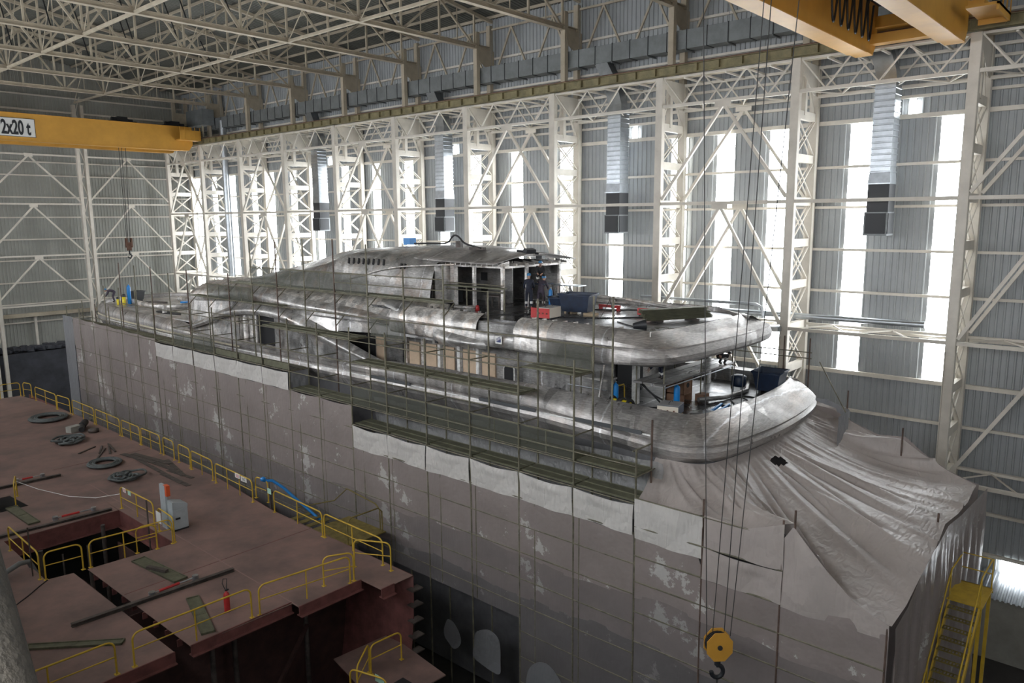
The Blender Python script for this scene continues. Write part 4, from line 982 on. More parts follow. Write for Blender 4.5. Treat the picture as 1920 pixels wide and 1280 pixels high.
sheet('plastic_sheet', 4.86, 7.7, lambda y: interp([(4.86,-10.5),(5.7,-10.2),(6.5,-9.5),(7.45,-8.5),(7.7,-8.9)], y), -10.95, M['film_tent'], 'folded tent skirt falling to the right of the torn pale panel', x=20.06, seed=41, fold=.07, swag=.0, ny=60, nz=20)
# clear film behind the lower boards, and the side piece at the step in the film
w = MB(); rows = []
for i in range(61):
    y = lerp(12.4, 27.6, i/60)
    rows.append([(21.42+.05*math.sin(y*3.1+j)+.04*math.sin(y*7+j*2), y, lerp(-8.1, -10.3, j/8)) for j in range(9)])
tag(w.grid(rows).build('plastic_sheet', M['film_clear']), 'clear crumpled film hanging behind the lower scaffold boards', 'plastic sheet')
w = MB(); rows = []
for i in range(9):
    rows.append([(lerp(20.1, 21.2, i/8), 32.62+.05*math.sin(i*2+j), lerp(-7.4, -8.3, j/6)) for j in range(7)])
tag(w.grid(rows).build('plastic_sheet', M['film_grey']), 'grey film piece turning inwards where the film wall steps down', 'plastic sheet')

# scaffold posts carrying the tent at the stern
st = empty('tent_frame', (25, 7, ZF), 'brown scaffold tube frame under and beside the stern tent', 'scaffold')
for x, y, z in ((20.1, 10.2, -8.4), (20.1, 7.75, -8.4), (20.15, 7.45, -8.05), (25.4, 5.0, -9.1), (31.2, 7.6, -8.1), (31.4, 11.4, -5.0), (30.2, 12.0, -4.8), (31.5, 9.8, -7.0), (20.1, 4.9, -10.6)):
    MB().tube((x, y, ZF), (x, y, z), .032, 8).build('scaffold_post', M['tube_red'], st)
for z in (-8.95, -9.9, -10.9): MB().tube((20.08, 7.7, z), (20.08, 12.6, z), .028, 6).build('ledger', M['tube'], st)
for z in (-5.6, -5.85): MB().tube((31.4, 11.3, z), (31.4, 15, z), .025, 6).build('ledger', M['tube'], st)
MB().tube((31.2, 9.6, -8.1), (31.2, 10.9, -5.9), .025, 6).build('brace_tube', M['tube'], st)

# ------------------------------------------------------------------ the stern tent
top_c = smooth([(22.0, 13.0, -8.1), (21.95, 12.0, -8.1), (22.3, 11.3, -8.12), (23.4, 11.05, -8.13), (25, 10.85, -8.13), (27, 10.8, -8.13), (29.3, 10.95, -8.12), (31.0, 11.3, -8.05), (31.5, 12.2, -7.95)], 3)
per = [(20.15,12.6,-9.1), (20.12,11.4,-9.2), (20.12,10.2,-8.9), (20.12,8.8,-8.95), (20.15,7.45,-8.42), (20.1,6.5,-9.5), (20.08,5.7,-10.25), (20.05,4.8,-10.5),
       (21.2,4.75,-10.35), (22.2,4.7,-9.95), (23.0,4.65,-9.65), (24.2,4.72,-9.62), (25.4,4.8,-9.4), (27.2,4.8,-9.62), (29.0,4.85,-9.75), (30.6,5.0,-9.85), (31.5,5.05,-9.9),
       (31.6,6.0,-9.6), (31.5,6.9,-9.1), (31.25,7.6,-8.55), (31.4,8.6,-8.65), (31.6,9.6,-8.3), (31.9,10.4,-7.9), (32.3,11.4,-7.8)]
def resample(pts, n_):
    ds = [0]
    for a, b in zip(pts, pts[1:]): ds.append(ds[-1]+(V(a)-V(b)).length)
    out = []
    for i in range(n_+1):
        d = ds[-1]*i/n_
        for k in range(len(ds)-1):
            if d <= ds[k+1]+1e-9:
                t = (d-ds[k])/(ds[k+1]-ds[k]) if ds[k+1] > ds[k] else 0
                out.append(V(pts[k]).lerp(V(pts[k+1]), t)); break
    return out
rc_ = random.Random(21)
CR = [(rc_.uniform(.02,.98), rc_.uniform(.003,.012), rc_.choice((-1,1,1))*rc_.uniform(.05,.16), rc_.uniform(-.06,.06)) for _ in range(46)]
NU, NV = 300, 50
A_c = resample(top_c, NU); P_c = resample(per, NU); rows = []
def nzf(x, s):
    return math.sin(x*s*1.0+.3)+.6*math.sin(x*s*2.3+1.7)+.4*math.sin(x*s*4.1+.5)
for i in range(NU+1):
    u = i/NU; r = []
    for j in range(NV+1):
        v = j/NV; p = A_c[i].lerp(P_c[i], v)
        L_ = (A_c[i]-P_c[i]).length
        sag = .10*L_*math.sin(math.pi*v)**1.0*(.55+.45*math.sin(u*9.0+1))
        env = math.sin(math.pi*min(1, v*1.02))
        fold = .03*nzf(u*9+v*2, 1.0)*env + .05*nzf(u*70, 1.0)*max(0, 1-v*3)*min(1, v*12)
        for uc, wk, ak, dv in CR:
            fold += ak*math.exp(-abs(u-uc-dv*(v-.5))/wk)*env**.8
        for uc in (.235, .475, .62, .80):
            fold += .16*math.exp(-(abs(u-uc)/.008/(.3+3.0*(1-v))))*v**2
        r.append(p + V((0, 0, -sag+fold)))
    rows.append(r)
tent = MB().grid(rows); 
# tear in the tent
hx, hy = 25.2, 10.0; keep = []; 
for q in tent.f:
    c = sum((V(tent.v[k]) for k in q), V())/4
    if ((c.x-hx)/.30)**2+((c.y-hy)/.26)**2 < 1: continue
    keep.append(q)
tent.f = keep; tent.sm = [True]*len(keep)
tag(tent.build('plastic_tent', M['film_tent'], split=0), 'big draped film tent sloping down from the yacht stern with a torn hole', 'tent')
rows = []
for i in range(81):
    t = i/80; x = lerp(20.05, 31.5, t); zt_ = interp([(p[0], p[2]) for p in per[7:17]], x); r = []
    for j in range(25):
        z = lerp(zt_-.02, ZF+.05, j/24); d = (.05*math.sin(x*5.1)+.04*math.sin(x*11+1)+.03*math.sin(x*3+z))*min(1, j/3)
        r.append((x, 4.75-d-.05, z))
    rows.append(r)
tag(MB().grid(rows).build('plastic_sheet', M['film']), 'end wall of film facing the yellow stair, below the tent', 'plastic sheet')
rows = []
for i in range(41):
    t = i/40; y = lerp(5.0, 11.5, t); zt_ = interp([(p[1], p[2]) for p in per[16:]], y)
    rows.append([(31.65+.04*math.sin(y*6)*min(1, j/2), y, lerp(zt_, ZF+.05, j/12)) for j in range(13)])
tag(MB().grid(rows).build('plastic_sheet', M['film']), 'far side film wall of the stern tent by the window wall', 'plastic sheet')
# raised film box at the far stern corner
mb = MB(); 
rows = []
for i in range(9):
    x = lerp(31.2, 31.5, i/8)
pts = [(29.9,9.6,-7.75),(31.2,9.6,-7.72),(32.4,10.9,-7.7),(31.9,12.0,-7.62)]
rows = []
for i in range(33):
    q = resample(pts, 32)[i]; rows.append([(q.x+.03*math.sin(i*1.3+j), q.y, lerp(q.z, q.z-1.25, j/8)) for j in range(9)])
tag(MB().grid(rows).build('plastic_sheet', M['film_grey']), 'small film screen hung on tubes behind the tent top', 'plastic sheet')
# ------------------------------------------------------------------ red primed ship block with its deck
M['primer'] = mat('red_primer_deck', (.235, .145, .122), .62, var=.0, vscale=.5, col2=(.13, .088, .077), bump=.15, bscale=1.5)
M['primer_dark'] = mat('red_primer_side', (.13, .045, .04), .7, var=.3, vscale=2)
M['primer_inner'] = mat('shaded_inner_primer', (.045, .018, .015), .8, var=.3, vscale=2)  # interior shade darkened into the primer colour
M['raw'] = mat('scaled_steel', (.075, .062, .055), .6, .2, var=.4, vscale=3)
M['hose'] = mat('grey_rubber_hose', (.075, .085, .085), .6, var=.3, vscale=5)
M['rubber'] = mat('black_rubber', (.02, .02, .022), .6)
M['grey_paint'] = mat('light_grey_enamel', (.36, .40, .42), .4, var=.08, vscale=3)
M['red_paint'] = mat('red_enamel', (.42, .03, .03), .4, var=.15, vscale=4)
M['blue_paint'] = mat('bright_blue_enamel', (.01, .20, .55), .35)
M['navy'] = mat('navy_blue_paint', (.006, .016, .042), .5, var=.3, vscale=3)
M['wood'] = mat('pale_timber', (.42, .33, .22), .75, var=.2, vscale=4)
M['orange'] = mat('orange_lid', (.62, .10, .03), .5)
M['concrete_post'] = mat('dusty_post', (.05, .043, .033), .85, var=.35, vscale=25, bump=.3, bscale=60)
ZD = -13.0
blk = empty('ship_block', (11, 42, ZF), 'red primed steel ship block with open deck, lower left of the picture', 'ship section')
def plate(poly, z, t, name, m, parent): return MB().prism(poly, (0,0,z-t), (1,0,0), (0,1,0), (0,0,1), t).build(name, m, parent)
plate([(-.5,21.95),(9.07,21.96),(9.0,30.12),(8.11,30.3),(8.15,35.4),(8.1,37.0),(-.5,37.0)], ZD, .02, 'left_deck_plate', M['primer'], blk)
plate([(9.55,21.92),(13.1,21.85),(13.1,21.45),(15.7,21.45),(15.72,20.3),(17.2,20.29),(17.25,30.0),(12.72,29.86),(9.46,30.05)], ZD, .02, 'right_deck_plate', M['primer'], blk)
plate([(12.72,29.86),(17.25,30.0),(17.8,36),(17.85,56),(17.6,62),(17.2,65.4),(12.7,65.4),(12.69,34.9)], ZD, .02, 'side_deck_plate', M['primer'], blk)
plate([(-.5,37.0),(8.1,37.0),(8.15,35.45),(12.66,35.42),(12.7,39.2),(-.5,39.2)], ZD-.001, .02, 'middle_deck_plate', M['primer'], blk)
plate([(10.15,39.19),(12.71,39.19),(12.71,41.4),(9.98,41.4)], ZD-.001, .02, 'middle_deck_plate', M['primer'], blk)
plate([(-.5,41.39),(12.71,41.39),(12.71,65.4),(-.5,65.4)], ZD-.002, .02, 'far_deck_plate', M['primer'], blk)
# coaming girders under the opening, frames under the edges
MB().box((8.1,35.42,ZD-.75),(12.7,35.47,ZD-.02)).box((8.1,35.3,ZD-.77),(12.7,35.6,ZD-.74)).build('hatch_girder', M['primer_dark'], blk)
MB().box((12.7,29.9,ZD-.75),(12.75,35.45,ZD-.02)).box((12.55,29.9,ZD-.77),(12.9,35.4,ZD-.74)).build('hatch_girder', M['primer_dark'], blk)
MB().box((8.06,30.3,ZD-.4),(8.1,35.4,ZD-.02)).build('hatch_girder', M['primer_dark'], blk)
for (x0,y0,x1,y1) in ((4,21.95,9.07,21.96),(9.55,21.92,13.1,21.85),(13.1,21.45,15.7,21.45),(15.72,20.3,16.3,20.3)):
    MB().box((x0,y0-.02,ZD-.32),(x1,y0+.02,ZD+.03)).box((x0,y0-.15,ZD-.34),(x1,y0+.15,ZD-.31)).build('edge_girder', M['primer_dark'], blk)
for i in range(9):
    MB().box((9.44, 22.6+i*.85, ZD-.25), (9.6, 22.64+i*.85, ZD-.02)).build('slot_bracket', M['primer_dark'], blk)
for x in (10.5, 11.6, 12.7, 13.9, 14.9, 16.1, 16.4, 16.7):
    MB().box((x, 20.5 if x > 15.7 else 22.1, ZD-.2), (x+.03, 29.8, ZD-.02)).build('deck_stiffener', M['primer_inner'], blk)
for (x, y) in ((12.0, 24.0), (10.8, 23.2), (14.6, 23.5), (10.4, 32.6), (8.9, 33.5), (15.9, 24.5), (6.5, 23.5), (11.6, 34.4)):
    MB().tube((x, y, ZF), (x, y, ZD-.1), .09, 10).build('stanchion', M['raw'], blk)
w = MB()
sp_ = [(17.2, 0), (17.19, -.9), (17.15, -1.8), (17.05, -2.7), (16.95, -3.6), (16.8, -4.5), (16.6, -5.5)]
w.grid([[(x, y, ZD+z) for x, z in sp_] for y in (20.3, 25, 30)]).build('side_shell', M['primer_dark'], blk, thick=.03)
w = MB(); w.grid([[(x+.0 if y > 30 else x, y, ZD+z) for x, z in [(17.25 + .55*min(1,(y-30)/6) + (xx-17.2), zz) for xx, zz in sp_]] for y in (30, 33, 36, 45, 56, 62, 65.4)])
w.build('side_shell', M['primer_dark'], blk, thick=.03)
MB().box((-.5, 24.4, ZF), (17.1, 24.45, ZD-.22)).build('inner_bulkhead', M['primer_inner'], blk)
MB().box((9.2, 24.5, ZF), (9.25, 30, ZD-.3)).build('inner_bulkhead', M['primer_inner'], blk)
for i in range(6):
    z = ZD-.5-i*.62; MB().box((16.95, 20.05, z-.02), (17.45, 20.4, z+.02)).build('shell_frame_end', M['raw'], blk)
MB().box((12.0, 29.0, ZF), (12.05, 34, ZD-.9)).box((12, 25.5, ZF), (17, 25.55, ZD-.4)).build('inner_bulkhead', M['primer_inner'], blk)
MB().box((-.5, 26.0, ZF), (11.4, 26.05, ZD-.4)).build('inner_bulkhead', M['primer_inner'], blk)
MB().beam((12.2, 22.4, -16.8), (14.6, 23.4, -15.0), .12).build('raking_brace', M['primer_inner'], blk)
plate([(13.9,18.2),(16.6,18.0),(16.9,20.6),(16.85,21.6),(14.6,21.8)], -15.75, .04, 'lower_platform', M['primer'], blk)
MB().box((14.2,18.35,-15.74),(15.5,19.0,-15.735)).build('platform_opening', M['void'], blk)
for i in range(26):
    pass
# weld seams across the deck
MB().box((13.1,21.6,ZD),(13.14,40,ZD+.006)).build('deck_seam', mat('chalky_seam', (.26,.17,.15), .8), blk)
MB().box((9.55,26.9,ZD),(17.2,26.93,ZD+.005)).build('deck_seam', M['primer_dark'], blk)
MB().box((12.72,44.0,ZD),(17.7,44.04,ZD+.005)).build('deck_seam', M['primer_dark'], blk)

# ------------------------------------------------------------------ yellow guard rails
def guard(p0, p1, h=1.05, z=ZD, r=.03, label=None, mids=None, group=None, low=.52, foot=True):
    a, b = V((*p0, z)), V((*p1, z)); d = (b-a); L_ = d.length; d.normalize(); up = V((0,0,1)); c = min(.22, L_*.3)
    t = empty('guard_rail', tuple((a+b)/2), label, 'guard rail', group)
    pts = [a]
    pts += [a+up*(h-c)]
    for i in range(1, 5):
        q = math.pi/2*i/4; pts.append(a+d*(c*(1-math.cos(q)))+up*(h-c+c*math.sin(q)))
    for i in range(0, 4):
        q = math.pi/2*i/4; pts.append(b-d*(c*(1-math.sin(q)))+up*(h-c+c*math.cos(q)))
    pts += [b+up*(h-c), b]
    MB().path(pts, r, 8).build('bent_frame', M['railyel'], t)
    MB().tube(a+up*h*low, b+up*h*low, r*.7, 6).build('mid_rail', M['railyel'], t)
    n_ = mids if mids is not None else max(0, int(L_/2.1))
    for i in range(n_):
        q = a+d*(L_*(i+1)/(n_+1)); MB().tube(q, q+up*h, r*.85, 6).build('post', M['railyel'], t)
    if foot:
        for q in (a, b): MB().box(tuple(q-V((.07,.07,0))), tuple(q+V((.07,.07,.012)))).build('foot_plate', M['railyel'], t)
    return t
G1 = 'yellow guard rails along the deck edge'
edge = [((15.9,65.3),(17.2,65.2)), ((17.35,65.0),(17.6,64.0)), ((17.45,62.6),(17.55,58.6)), ((17.55,58.4),(17.7,56.4)), ((17.7,55.9),(17.72,52.2)), ((17.72,51.9),(17.72,48.1)), ((17.72,47.8),(17.72,45.2)), ((17.72,45.0),(17.72,42.5)), ((17.72,42.1),(17.68,40.7)), ((17.66,40.1),(17.62,38.7))]
en = ['across the far end of the red deck', 'short one by the far deck corner', 'second long one from the far end', 'third section from the far end, before the dark gap', 'left of the biggest pale hose coil', 'behind the far hose coil', 'behind the pump heap', 'beyond the loose steel strips, far one', 'short section beside the loose steel strips', 'silver-ended short section beside the strips']
for (a, b), l in zip(edge, en): guard(a, b, 1.05, label='yellow deck edge rail, '+l, group=G1)
guard((17.55,38.4),(17.45,35.9), label='yellow deck edge rail left of the overlapping section', mids=1)
guard((17.35,35.4),(17.2,31.6), label='yellow deck edge rail with two small white notices', mids=2)
guard((17.6,32.0),(17.65,31.0), label='narrow yellow rail at the gangway with the blue hose', mids=0)
guard((17.18,29.7),(17.05,25.8), label='yellow deck edge rail right of the gangway opening', mids=1)
guard((17.05,25.65),(17.0,21.8), label='yellow deck edge rail running to the near deck corner', mids=1)
guard((16.2,22.5),(16.9,21.2), label='yellow rail angled across the near right deck corner', mids=0, h=1.1)
guard((14.55,22.1),(15.5,21.6), label='yellow rail standing on the notch left of the corner', mids=0, h=1.1)
guard((11.95,21.98),(15.3,21.55), label='long yellow rail above the stepped deck edge', mids=1)
guard((7.95,22.12),(11.7,22.05), label='long yellow rail in front of the olive plank and extinguisher', mids=1)
guard((4.0,22.2),(7.45,22.12), label='yellow rail at the bottom left edge beside the dusty post', mids=1)
guard((8.05,34.2),(8.0,30.5), label='yellow rail along the left side of the square hatch', mids=1)
guard((8.12,30.28),(9.35,30.15), label='plain yellow rail at the near left side of the square hatch', mids=0)
guard((9.6,30.12),(12.0,29.85), label='yellow rail across the near side of the square hatch', mids=1)
guard((11.3,30.05),(12.65,29.9), label='thin dull yellow rail inside the hatch corner', mids=0, r=.024, low=.6)
guard((12.85,35.5),(12.95,32.3), label='yellow rail with notices right of the square hatch', mids=1)
guard((12.85,31.6),(12.75,29.95), label='yellow rail with pale panel beside the grey cabinet', mids=0)
guard((9.75,39.6),(10.2,41.0), label='small yellow rail by the far left small opening', mids=0, low=.6)
guard((13.8,19.3),(14.95,20.15), z=-15.75, label='yellow rail on the lower platform, left one', mids=0, h=1.1)
guard((14.9,20.0),(16.2,19.9), z=-15.75, label='yellow rail on the lower platform, at its outer edge', mids=0, h=1.1)
guard((13.6,19.4),(14.0,18.0), z=-15.75, label='yellow rail of the lower platform with a green notice', mids=0, h=1.1)
guard((9.2,19.2),(11.4,18.6), z=-15.9, label='yellow rail low down at the bottom edge of the picture', mids=1, h=1.1)
def notice(c, sx, sz, label, m='white', ax='y', mark=None):
    x, y, z = c; t = empty('notice', c, label, 'notice')
    if ax == 'y': MB().box((x-.01, y-sx/2, z-sz/2), (x, y+sx/2, z+sz/2)).build('board', M[m], t)
    else: MB().box((x-sx/2, y-.01, z-sz/2), (x+sx/2, y, z+sz/2)).build('board', M[m], t)
    if mark:
        for k_ in range(3):
            zz = z+sz*(.25-.25*k_)
            if ax == 'y': MB().box((x-.014, y-sx*.35, zz-.012), (x-.01, y+sx*.35, zz+.012)).build('printed_line', M[mark], t)
            else: MB().box((x-sx*.35, y-.014, zz-.012), (x+sx*.35, y-.01, zz+.012)).build('printed_line', M[mark], t)
M['mint'] = mat('pale_green_board', (.38, .60, .48), .5)
notice((17.22,32.95,ZD+.97), .42, .22, 'white notice on the deck edge rail, left of the pair', mark='red_paint')
notice((17.21,32.35,ZD+.93), .5, .22, 'white notice on the deck edge rail, right of the pair', mark='black')
notice((17.12,29.95,ZD+.95), .3, .25, 'pale green notice at the gangway post', 'mint')
notice((12.84,35.0,ZD+1.0), .3, .2, 'white notice on the rail right of the square hatch', mark='red_paint')
notice((12.86,34.5,ZD+.97), .3, .2, 'pale green notice on the rail right of the square hatch', 'mint')
notice((12.7,31.2,ZD+.75), .45, .5, 'pale panel tied on the rail beside the grey cabinet')
notice((14.0,18.35,-14.8), .45, .25, 'pale green notice on the lower platform rail', 'mint')

# ------------------------------------------------------------------ things on the red deck
def coil(name, c, r, n_, label, messy=0, rt=.045, m='hose'):
    rnd = random.Random(hash(label) % 1000 if False else len(label)); pts = []
    for i in range(n_*28):
        a = 2*math.pi*i/28; k = i/(n_*28)
        rr = r*(1-.45*k) if not messy else r*(.62+.38*math.sin(a*.37+k*9))
        ex = 1+messy*.5*math.sin(a*.21)
        cx_ = messy*.22*math.sin(k*17); cy_ = messy*.25*math.cos(k*13)
        pts.append((c[0]+rr*math.cos(a)*ex+cx_, c[1]+rr*math.sin(a)*1.12+cy_, ZD+rt+.004+ (k*.16+ (.03*math.sin(a*3.3+k*40)+.03) if messy else .10*abs(math.sin(k*6)) )))
    return tag(MB().path(pts, rt, 7).build(name, M[m]), label, 'hose')
coil('hose_coil', (16.2, 55.9), 1.15, 6, 'large grey hose coil lying nearest the far deck end', rt=.07)
coil('hose_coil', (15.15, 48.9), .7, 6, 'tangled dark hose heap between the two neat coils', 1, rt=.065)
coil('hose_coil', (14.85, 42.8), .85, 6, 'neat round grey hose coil on the middle of the red deck', rt=.055)
coil('hose_coil', (14.6, 39.6), .68, 7, 'tangled grey hose coil nearest the grey cabinet', 1, rt=.055)
t = empty('pump', (16.8, 51.0, ZD), 'dark pump and fittings beside a pale box near the far rail', 'pump')
MB().tube((16.7,51.4,ZD+.25),(17.1,52.0,ZD+.3),.22,12).tube((16.4,50.6,ZD+.2),(16.7,51.4,ZD+.25),.17,12).build('motor', M['rubber'], t)
MB().lathe([(0,0),(.3,.02),(.3,.2),(.1,.28),(0,.28)], (16.95, 50.2, ZD)).build('flange', M['raw'], t)
MB().obox((16.2,51.3,ZD+.18),(.75,.5,.36),.3).build('pale_box', M['concrete'], t)
cb = empty('control_cabinet', (13.5,31.4,ZD), 'light grey control cabinet with tall back panel and orange lid', 'cabinet')
MB().box((13.2,30.98,ZD+.06),(13.85,31.65,ZD+.95)).build('body', M['grey_paint'], cb, bevel=.03)
MB().prism([(13.2,.95),(13.85,.95),(13.85,1.1),(13.3,1.28),(13.2,1.28)], (0,30.98,ZD), (1,0,0), (0,0,1), (0,1,0), .67).build('sloping_top', M['grey_paint'], cb)
MB().box((13.13,31.45,ZD+.0),(13.25,31.95,ZD+1.95)).build('tall_panel', M['grey_paint'], cb, bevel=.01)
MB().box((13.14,31.3,ZD+1.5),(13.3,31.6,ZD+1.96)).build('orange_lid', M['orange'], cb)
MB().box((13.3,30.96,ZD+.5),(13.5,30.98,ZD+.58)).build('slot', M['black'], cb)
MB().box((13.2,31.0,ZD),(13.85,31.6,ZD+.06)).build('plinth', M['black'], cb)
ex = empty('fire_extinguisher', (11.37,23.06,ZD), 'red fire extinguisher standing on the red deck behind the rail', 'fire extinguisher')
MB().lathe([(0,0),(.095,.0),(.1,.02),(.1,.58),(.08,.66),(.035,.7),(.035,.74),(0,.74)], (11.37,23.06,ZD)).build('cylinder', M['red_paint'], ex)
MB().path([(11.37,23.06,ZD+.74),(11.34,23.1,ZD+.82),(11.3,23.15,ZD+1.0),(11.36,23.2,ZD+1.12),(11.47,23.15,ZD+1.1),(11.42,23.1,ZD+.95),(11.38,23.06,ZD+.78)], .014, 6).build('hose', M['rubber'], ex)
MB().box((11.33,23.03,ZD+.74),(11.45,23.08,ZD+.79)).build('valve', M['black'], ex)
def steelbar(p0, p1, label, w_=.16, h_=.12):
    return tag(MB().hbeam((*p0, ZD+h_/2+.005), (*p1, ZD+h_/2+.005), w_, h_, .015).build('steel_beam', M['raw']), label, 'steel beam')
steelbar((7.52,25.95),(13.02,25.69), 'long dark steel beam lying across the slot near the extinguisher')
steelbar((6.0,36.1),(12.47,35.64), 'dark steel beam lying along the far side of the square hatch', .18, .1)
steelbar((8.4,42.85),(12.62,42.63), 'dark steel beam lying at the far left of the red deck')
def jack(p0, p1, label):
    a, b = V((*p0, ZD+.1)), V((*p1, ZD+.1)); d = (b-a).normalized(); L_ = (b-a).length
    t = empty('bottle_screw', tuple(a), label, 'turnbuckle')
    MB().tube(a+d*.25, a+d*(L_*.62), .05, 10).build('barrel', M['red_paint'], t)
    MB().tube(a+d*(L_*.6), b-d*.1, .03, 8).tube(a, a+d*.3, .03, 8).build('screw', M['galv'], t)
    MB().tube(a-V((0,0,.09)), a+V((0,0,.07)), .11, 12).tube(b-V((0,0,.09)), b+V((0,0,.07)), .11, 12).build('end_eyes', M['galv'], t)
jack((10.15,26.05),(11.75,26.12), 'red turnbuckle lying beside the long steel beam')
jack((10.35,36.3),(11.9,36.2), 'red turnbuckle lying beyond the far side of the square hatch')
jack((10.8,43.3),(11.95,43.2), 'red turnbuckle beside the far left steel beam')
def lplank(c, rz, L_, W_, label, tilt=0, z=ZD):
    t = MB(); m = Matrix.Translation(V((c[0], c[1], z+.05))) @ Matrix.Rotation(rz, 4, 'Z') @ Matrix.Rotation(tilt, 4, 'X')
    for a, b in (((-W_/2,-L_/2,-.02),(W_/2,L_/2,0)), ((-W_/2,-L_/2,-.04),(-W_/2+.03,L_/2,.03)), ((W_/2-.03,-L_/2,-.04),(W_/2,L_/2,.03)), ((-W_/2,-L_/2,-.04),(W_/2,-L_/2+.05,.03)), ((-W_/2,L_/2-.05,-.04),(W_/2,L_/2,.03)), ((-W_/2,-.03,-.04),(W_/2,.03,.01))):
        q = MB().box(a, b); t.add([m @ V(p) for p in q.v], q.f)
    return tag(t.build('scaffold_plank', M['plank']), label, 'plank')
lplank((11.2,27.9), .1, 3.0, .52, 'olive scaffold plank lying near the hatch with a bar on it')
lplank((10.63,23.5), -.28, 2.75, .42, 'olive framed plank lying behind the near long rail')
lplank((7.2,24.7), .82, 2.9, .3, 'ribbed olive plank lying at the bottom left of the deck')
lplank((9.55,38.0), .03, 2.95, .46, 'olive plank lying towards the small far left opening')
tag(MB().obox((11.1,27.8,ZD+.12),(.16,.95,.1),.35).build('steel_bar', M['raw']), 'short grey bar lying on the olive plank by the hatch', 'bar')
rnd = random.Random(3)
for i in range(9):
    x = 15.9+rnd.uniform(0,1.4); y = 37.5+i*.62
    tag(MB().obox((x, y, ZD+.012+i*.006),(.22+rnd.uniform(0,.1), 2.2+rnd.uniform(0,1.8), .012), rnd.uniform(-.25,.2)).build('steel_strip', M['raw']), 'flat brown steel strip scattered beside the deck edge rail', 'steel strip', 'steel strips scattered by the deck edge rail')
for i in range(5):
    tag(MB().obox((15.2+i*.28, 45.6+rnd.uniform(-1,1), ZD+.03),(.09,1.3+rnd.uniform(0,.8),.05), rnd.uniform(-1.2,.3)).build('steel_offcut', M['raw']), 'dark steel offcut lying before the deck edge rail', 'offcut', 'steel offcuts before the deck edge rail')
tag(MB().path([(10.2,41.0,ZD+.75),(10.8,39.9,ZD+.45),(11.6,38.3,ZD+.25),(12.3,37.0,ZD+.3),(12.85,35.5,ZD+.7)], .014, 5).build('barrier_rope', M['white']), 'thin white rope slung from the small rail to the hatch rail', 'rope')
tag(MB().path([(6.0,31.2,ZD+.35),(7.0,31.3,ZD+.28),(7.7,31.7,ZD+.35),(8.05,31.9,ZD+.25),(8.25,31.9,ZD-.3)], .1, 10).build('suction_pipe', M['duct']), 'grey pipe leading into the square hatch at far left', 'pipe')
tag(MB().path([(8.15,30.2,ZD+.02),(7.8,29.9,ZD+.02),(7.3,29.4,ZD+.02),(6.6,28.8,ZD+.02),(5.6,28.2,ZD+.02)], .02, 5).build('black_cable', M['rubber']), 'black cable running off the deck from the hatch corner', 'cable')
tag(MB().tube((7.9,31.0,ZD-1.6),(7.9,31.0,ZD+1.9),.025,6).build('upright_rod', M['raw']), 'thin rusty rod standing at the left side of the square hatch', 'rod')
for x, y, l in ((9.1,31.5,'left of the pair inside the square hatch'),(12.3,31.3,'right of the pair inside the square hatch')):
    tag(MB().tube((x,y,-17.5),(x,y,ZD+.3 if x < 10 else ZD+1.6),.035,6).build('upright_rod', M['raw']), 'thin upright tube, '+l, 'rod')
# gangway with blue hose
gw = empty('gangway', (18.4,28.5,-14), 'yellow mesh gangway between the red deck and the wrapped hull', 'gangway')
MB().box((17.3,24.6,ZD-.25),(19.4,27.2,ZD-.2)).build('platform', M['rail_dull'], gw)
for i in range(7): MB().box((17.3,29.5-i*.5,ZD-.6-i*.05),(19.3,29.8-i*.5,ZD-.57-i*.05)).build('tread', M['rail_dull'], gw)
MB().path([(17.5,24.7,ZD-.2),(17.5,24.7,ZD+.7),(17.7,24.7,ZD+.9),(19.1,24.7,ZD+.9),(19.3,24.7,ZD+.7),(19.3,24.7,ZD-.2)], .03, 6).path([(19.35,24.9,ZD-.2),(19.35,24.9,ZD+.7),(19.35,25.2,ZD+.9),(19.35,27.2,ZD+1.1),(19.35,28.2,ZD+.3),(19.35,31.5,ZD-.9)], .03, 6).build('handrail', M['rail_dull'], gw)
tag(MB().path([(17.55,31.2,ZD+1.05),(17.9,31.0,ZD+1.0),(18.3,30.7,ZD+.6),(18.6,30.2,ZD+.1),(18.9,29.6,ZD-.4),(19.1,29.0,ZD-.8)], .07, 8).lathe([(.0,0),(.12,.03),(.13,.15),(.0,.22)], (17.55,31.2,ZD+1.02)).build('blue_hose', M['blue_paint']), 'bright blue ribbed hose hanging over the gangway rail', 'hose')
tag(MB().box((17.28,30.2,ZD),(17.38,30.28,ZD+.85)).box((17.25,29.98,ZD+.8),(17.4,30.45,ZD+.86)).build('rusty_trestle', M['raw']), 'small rusty trestle post standing in the gangway opening', 'trestle')

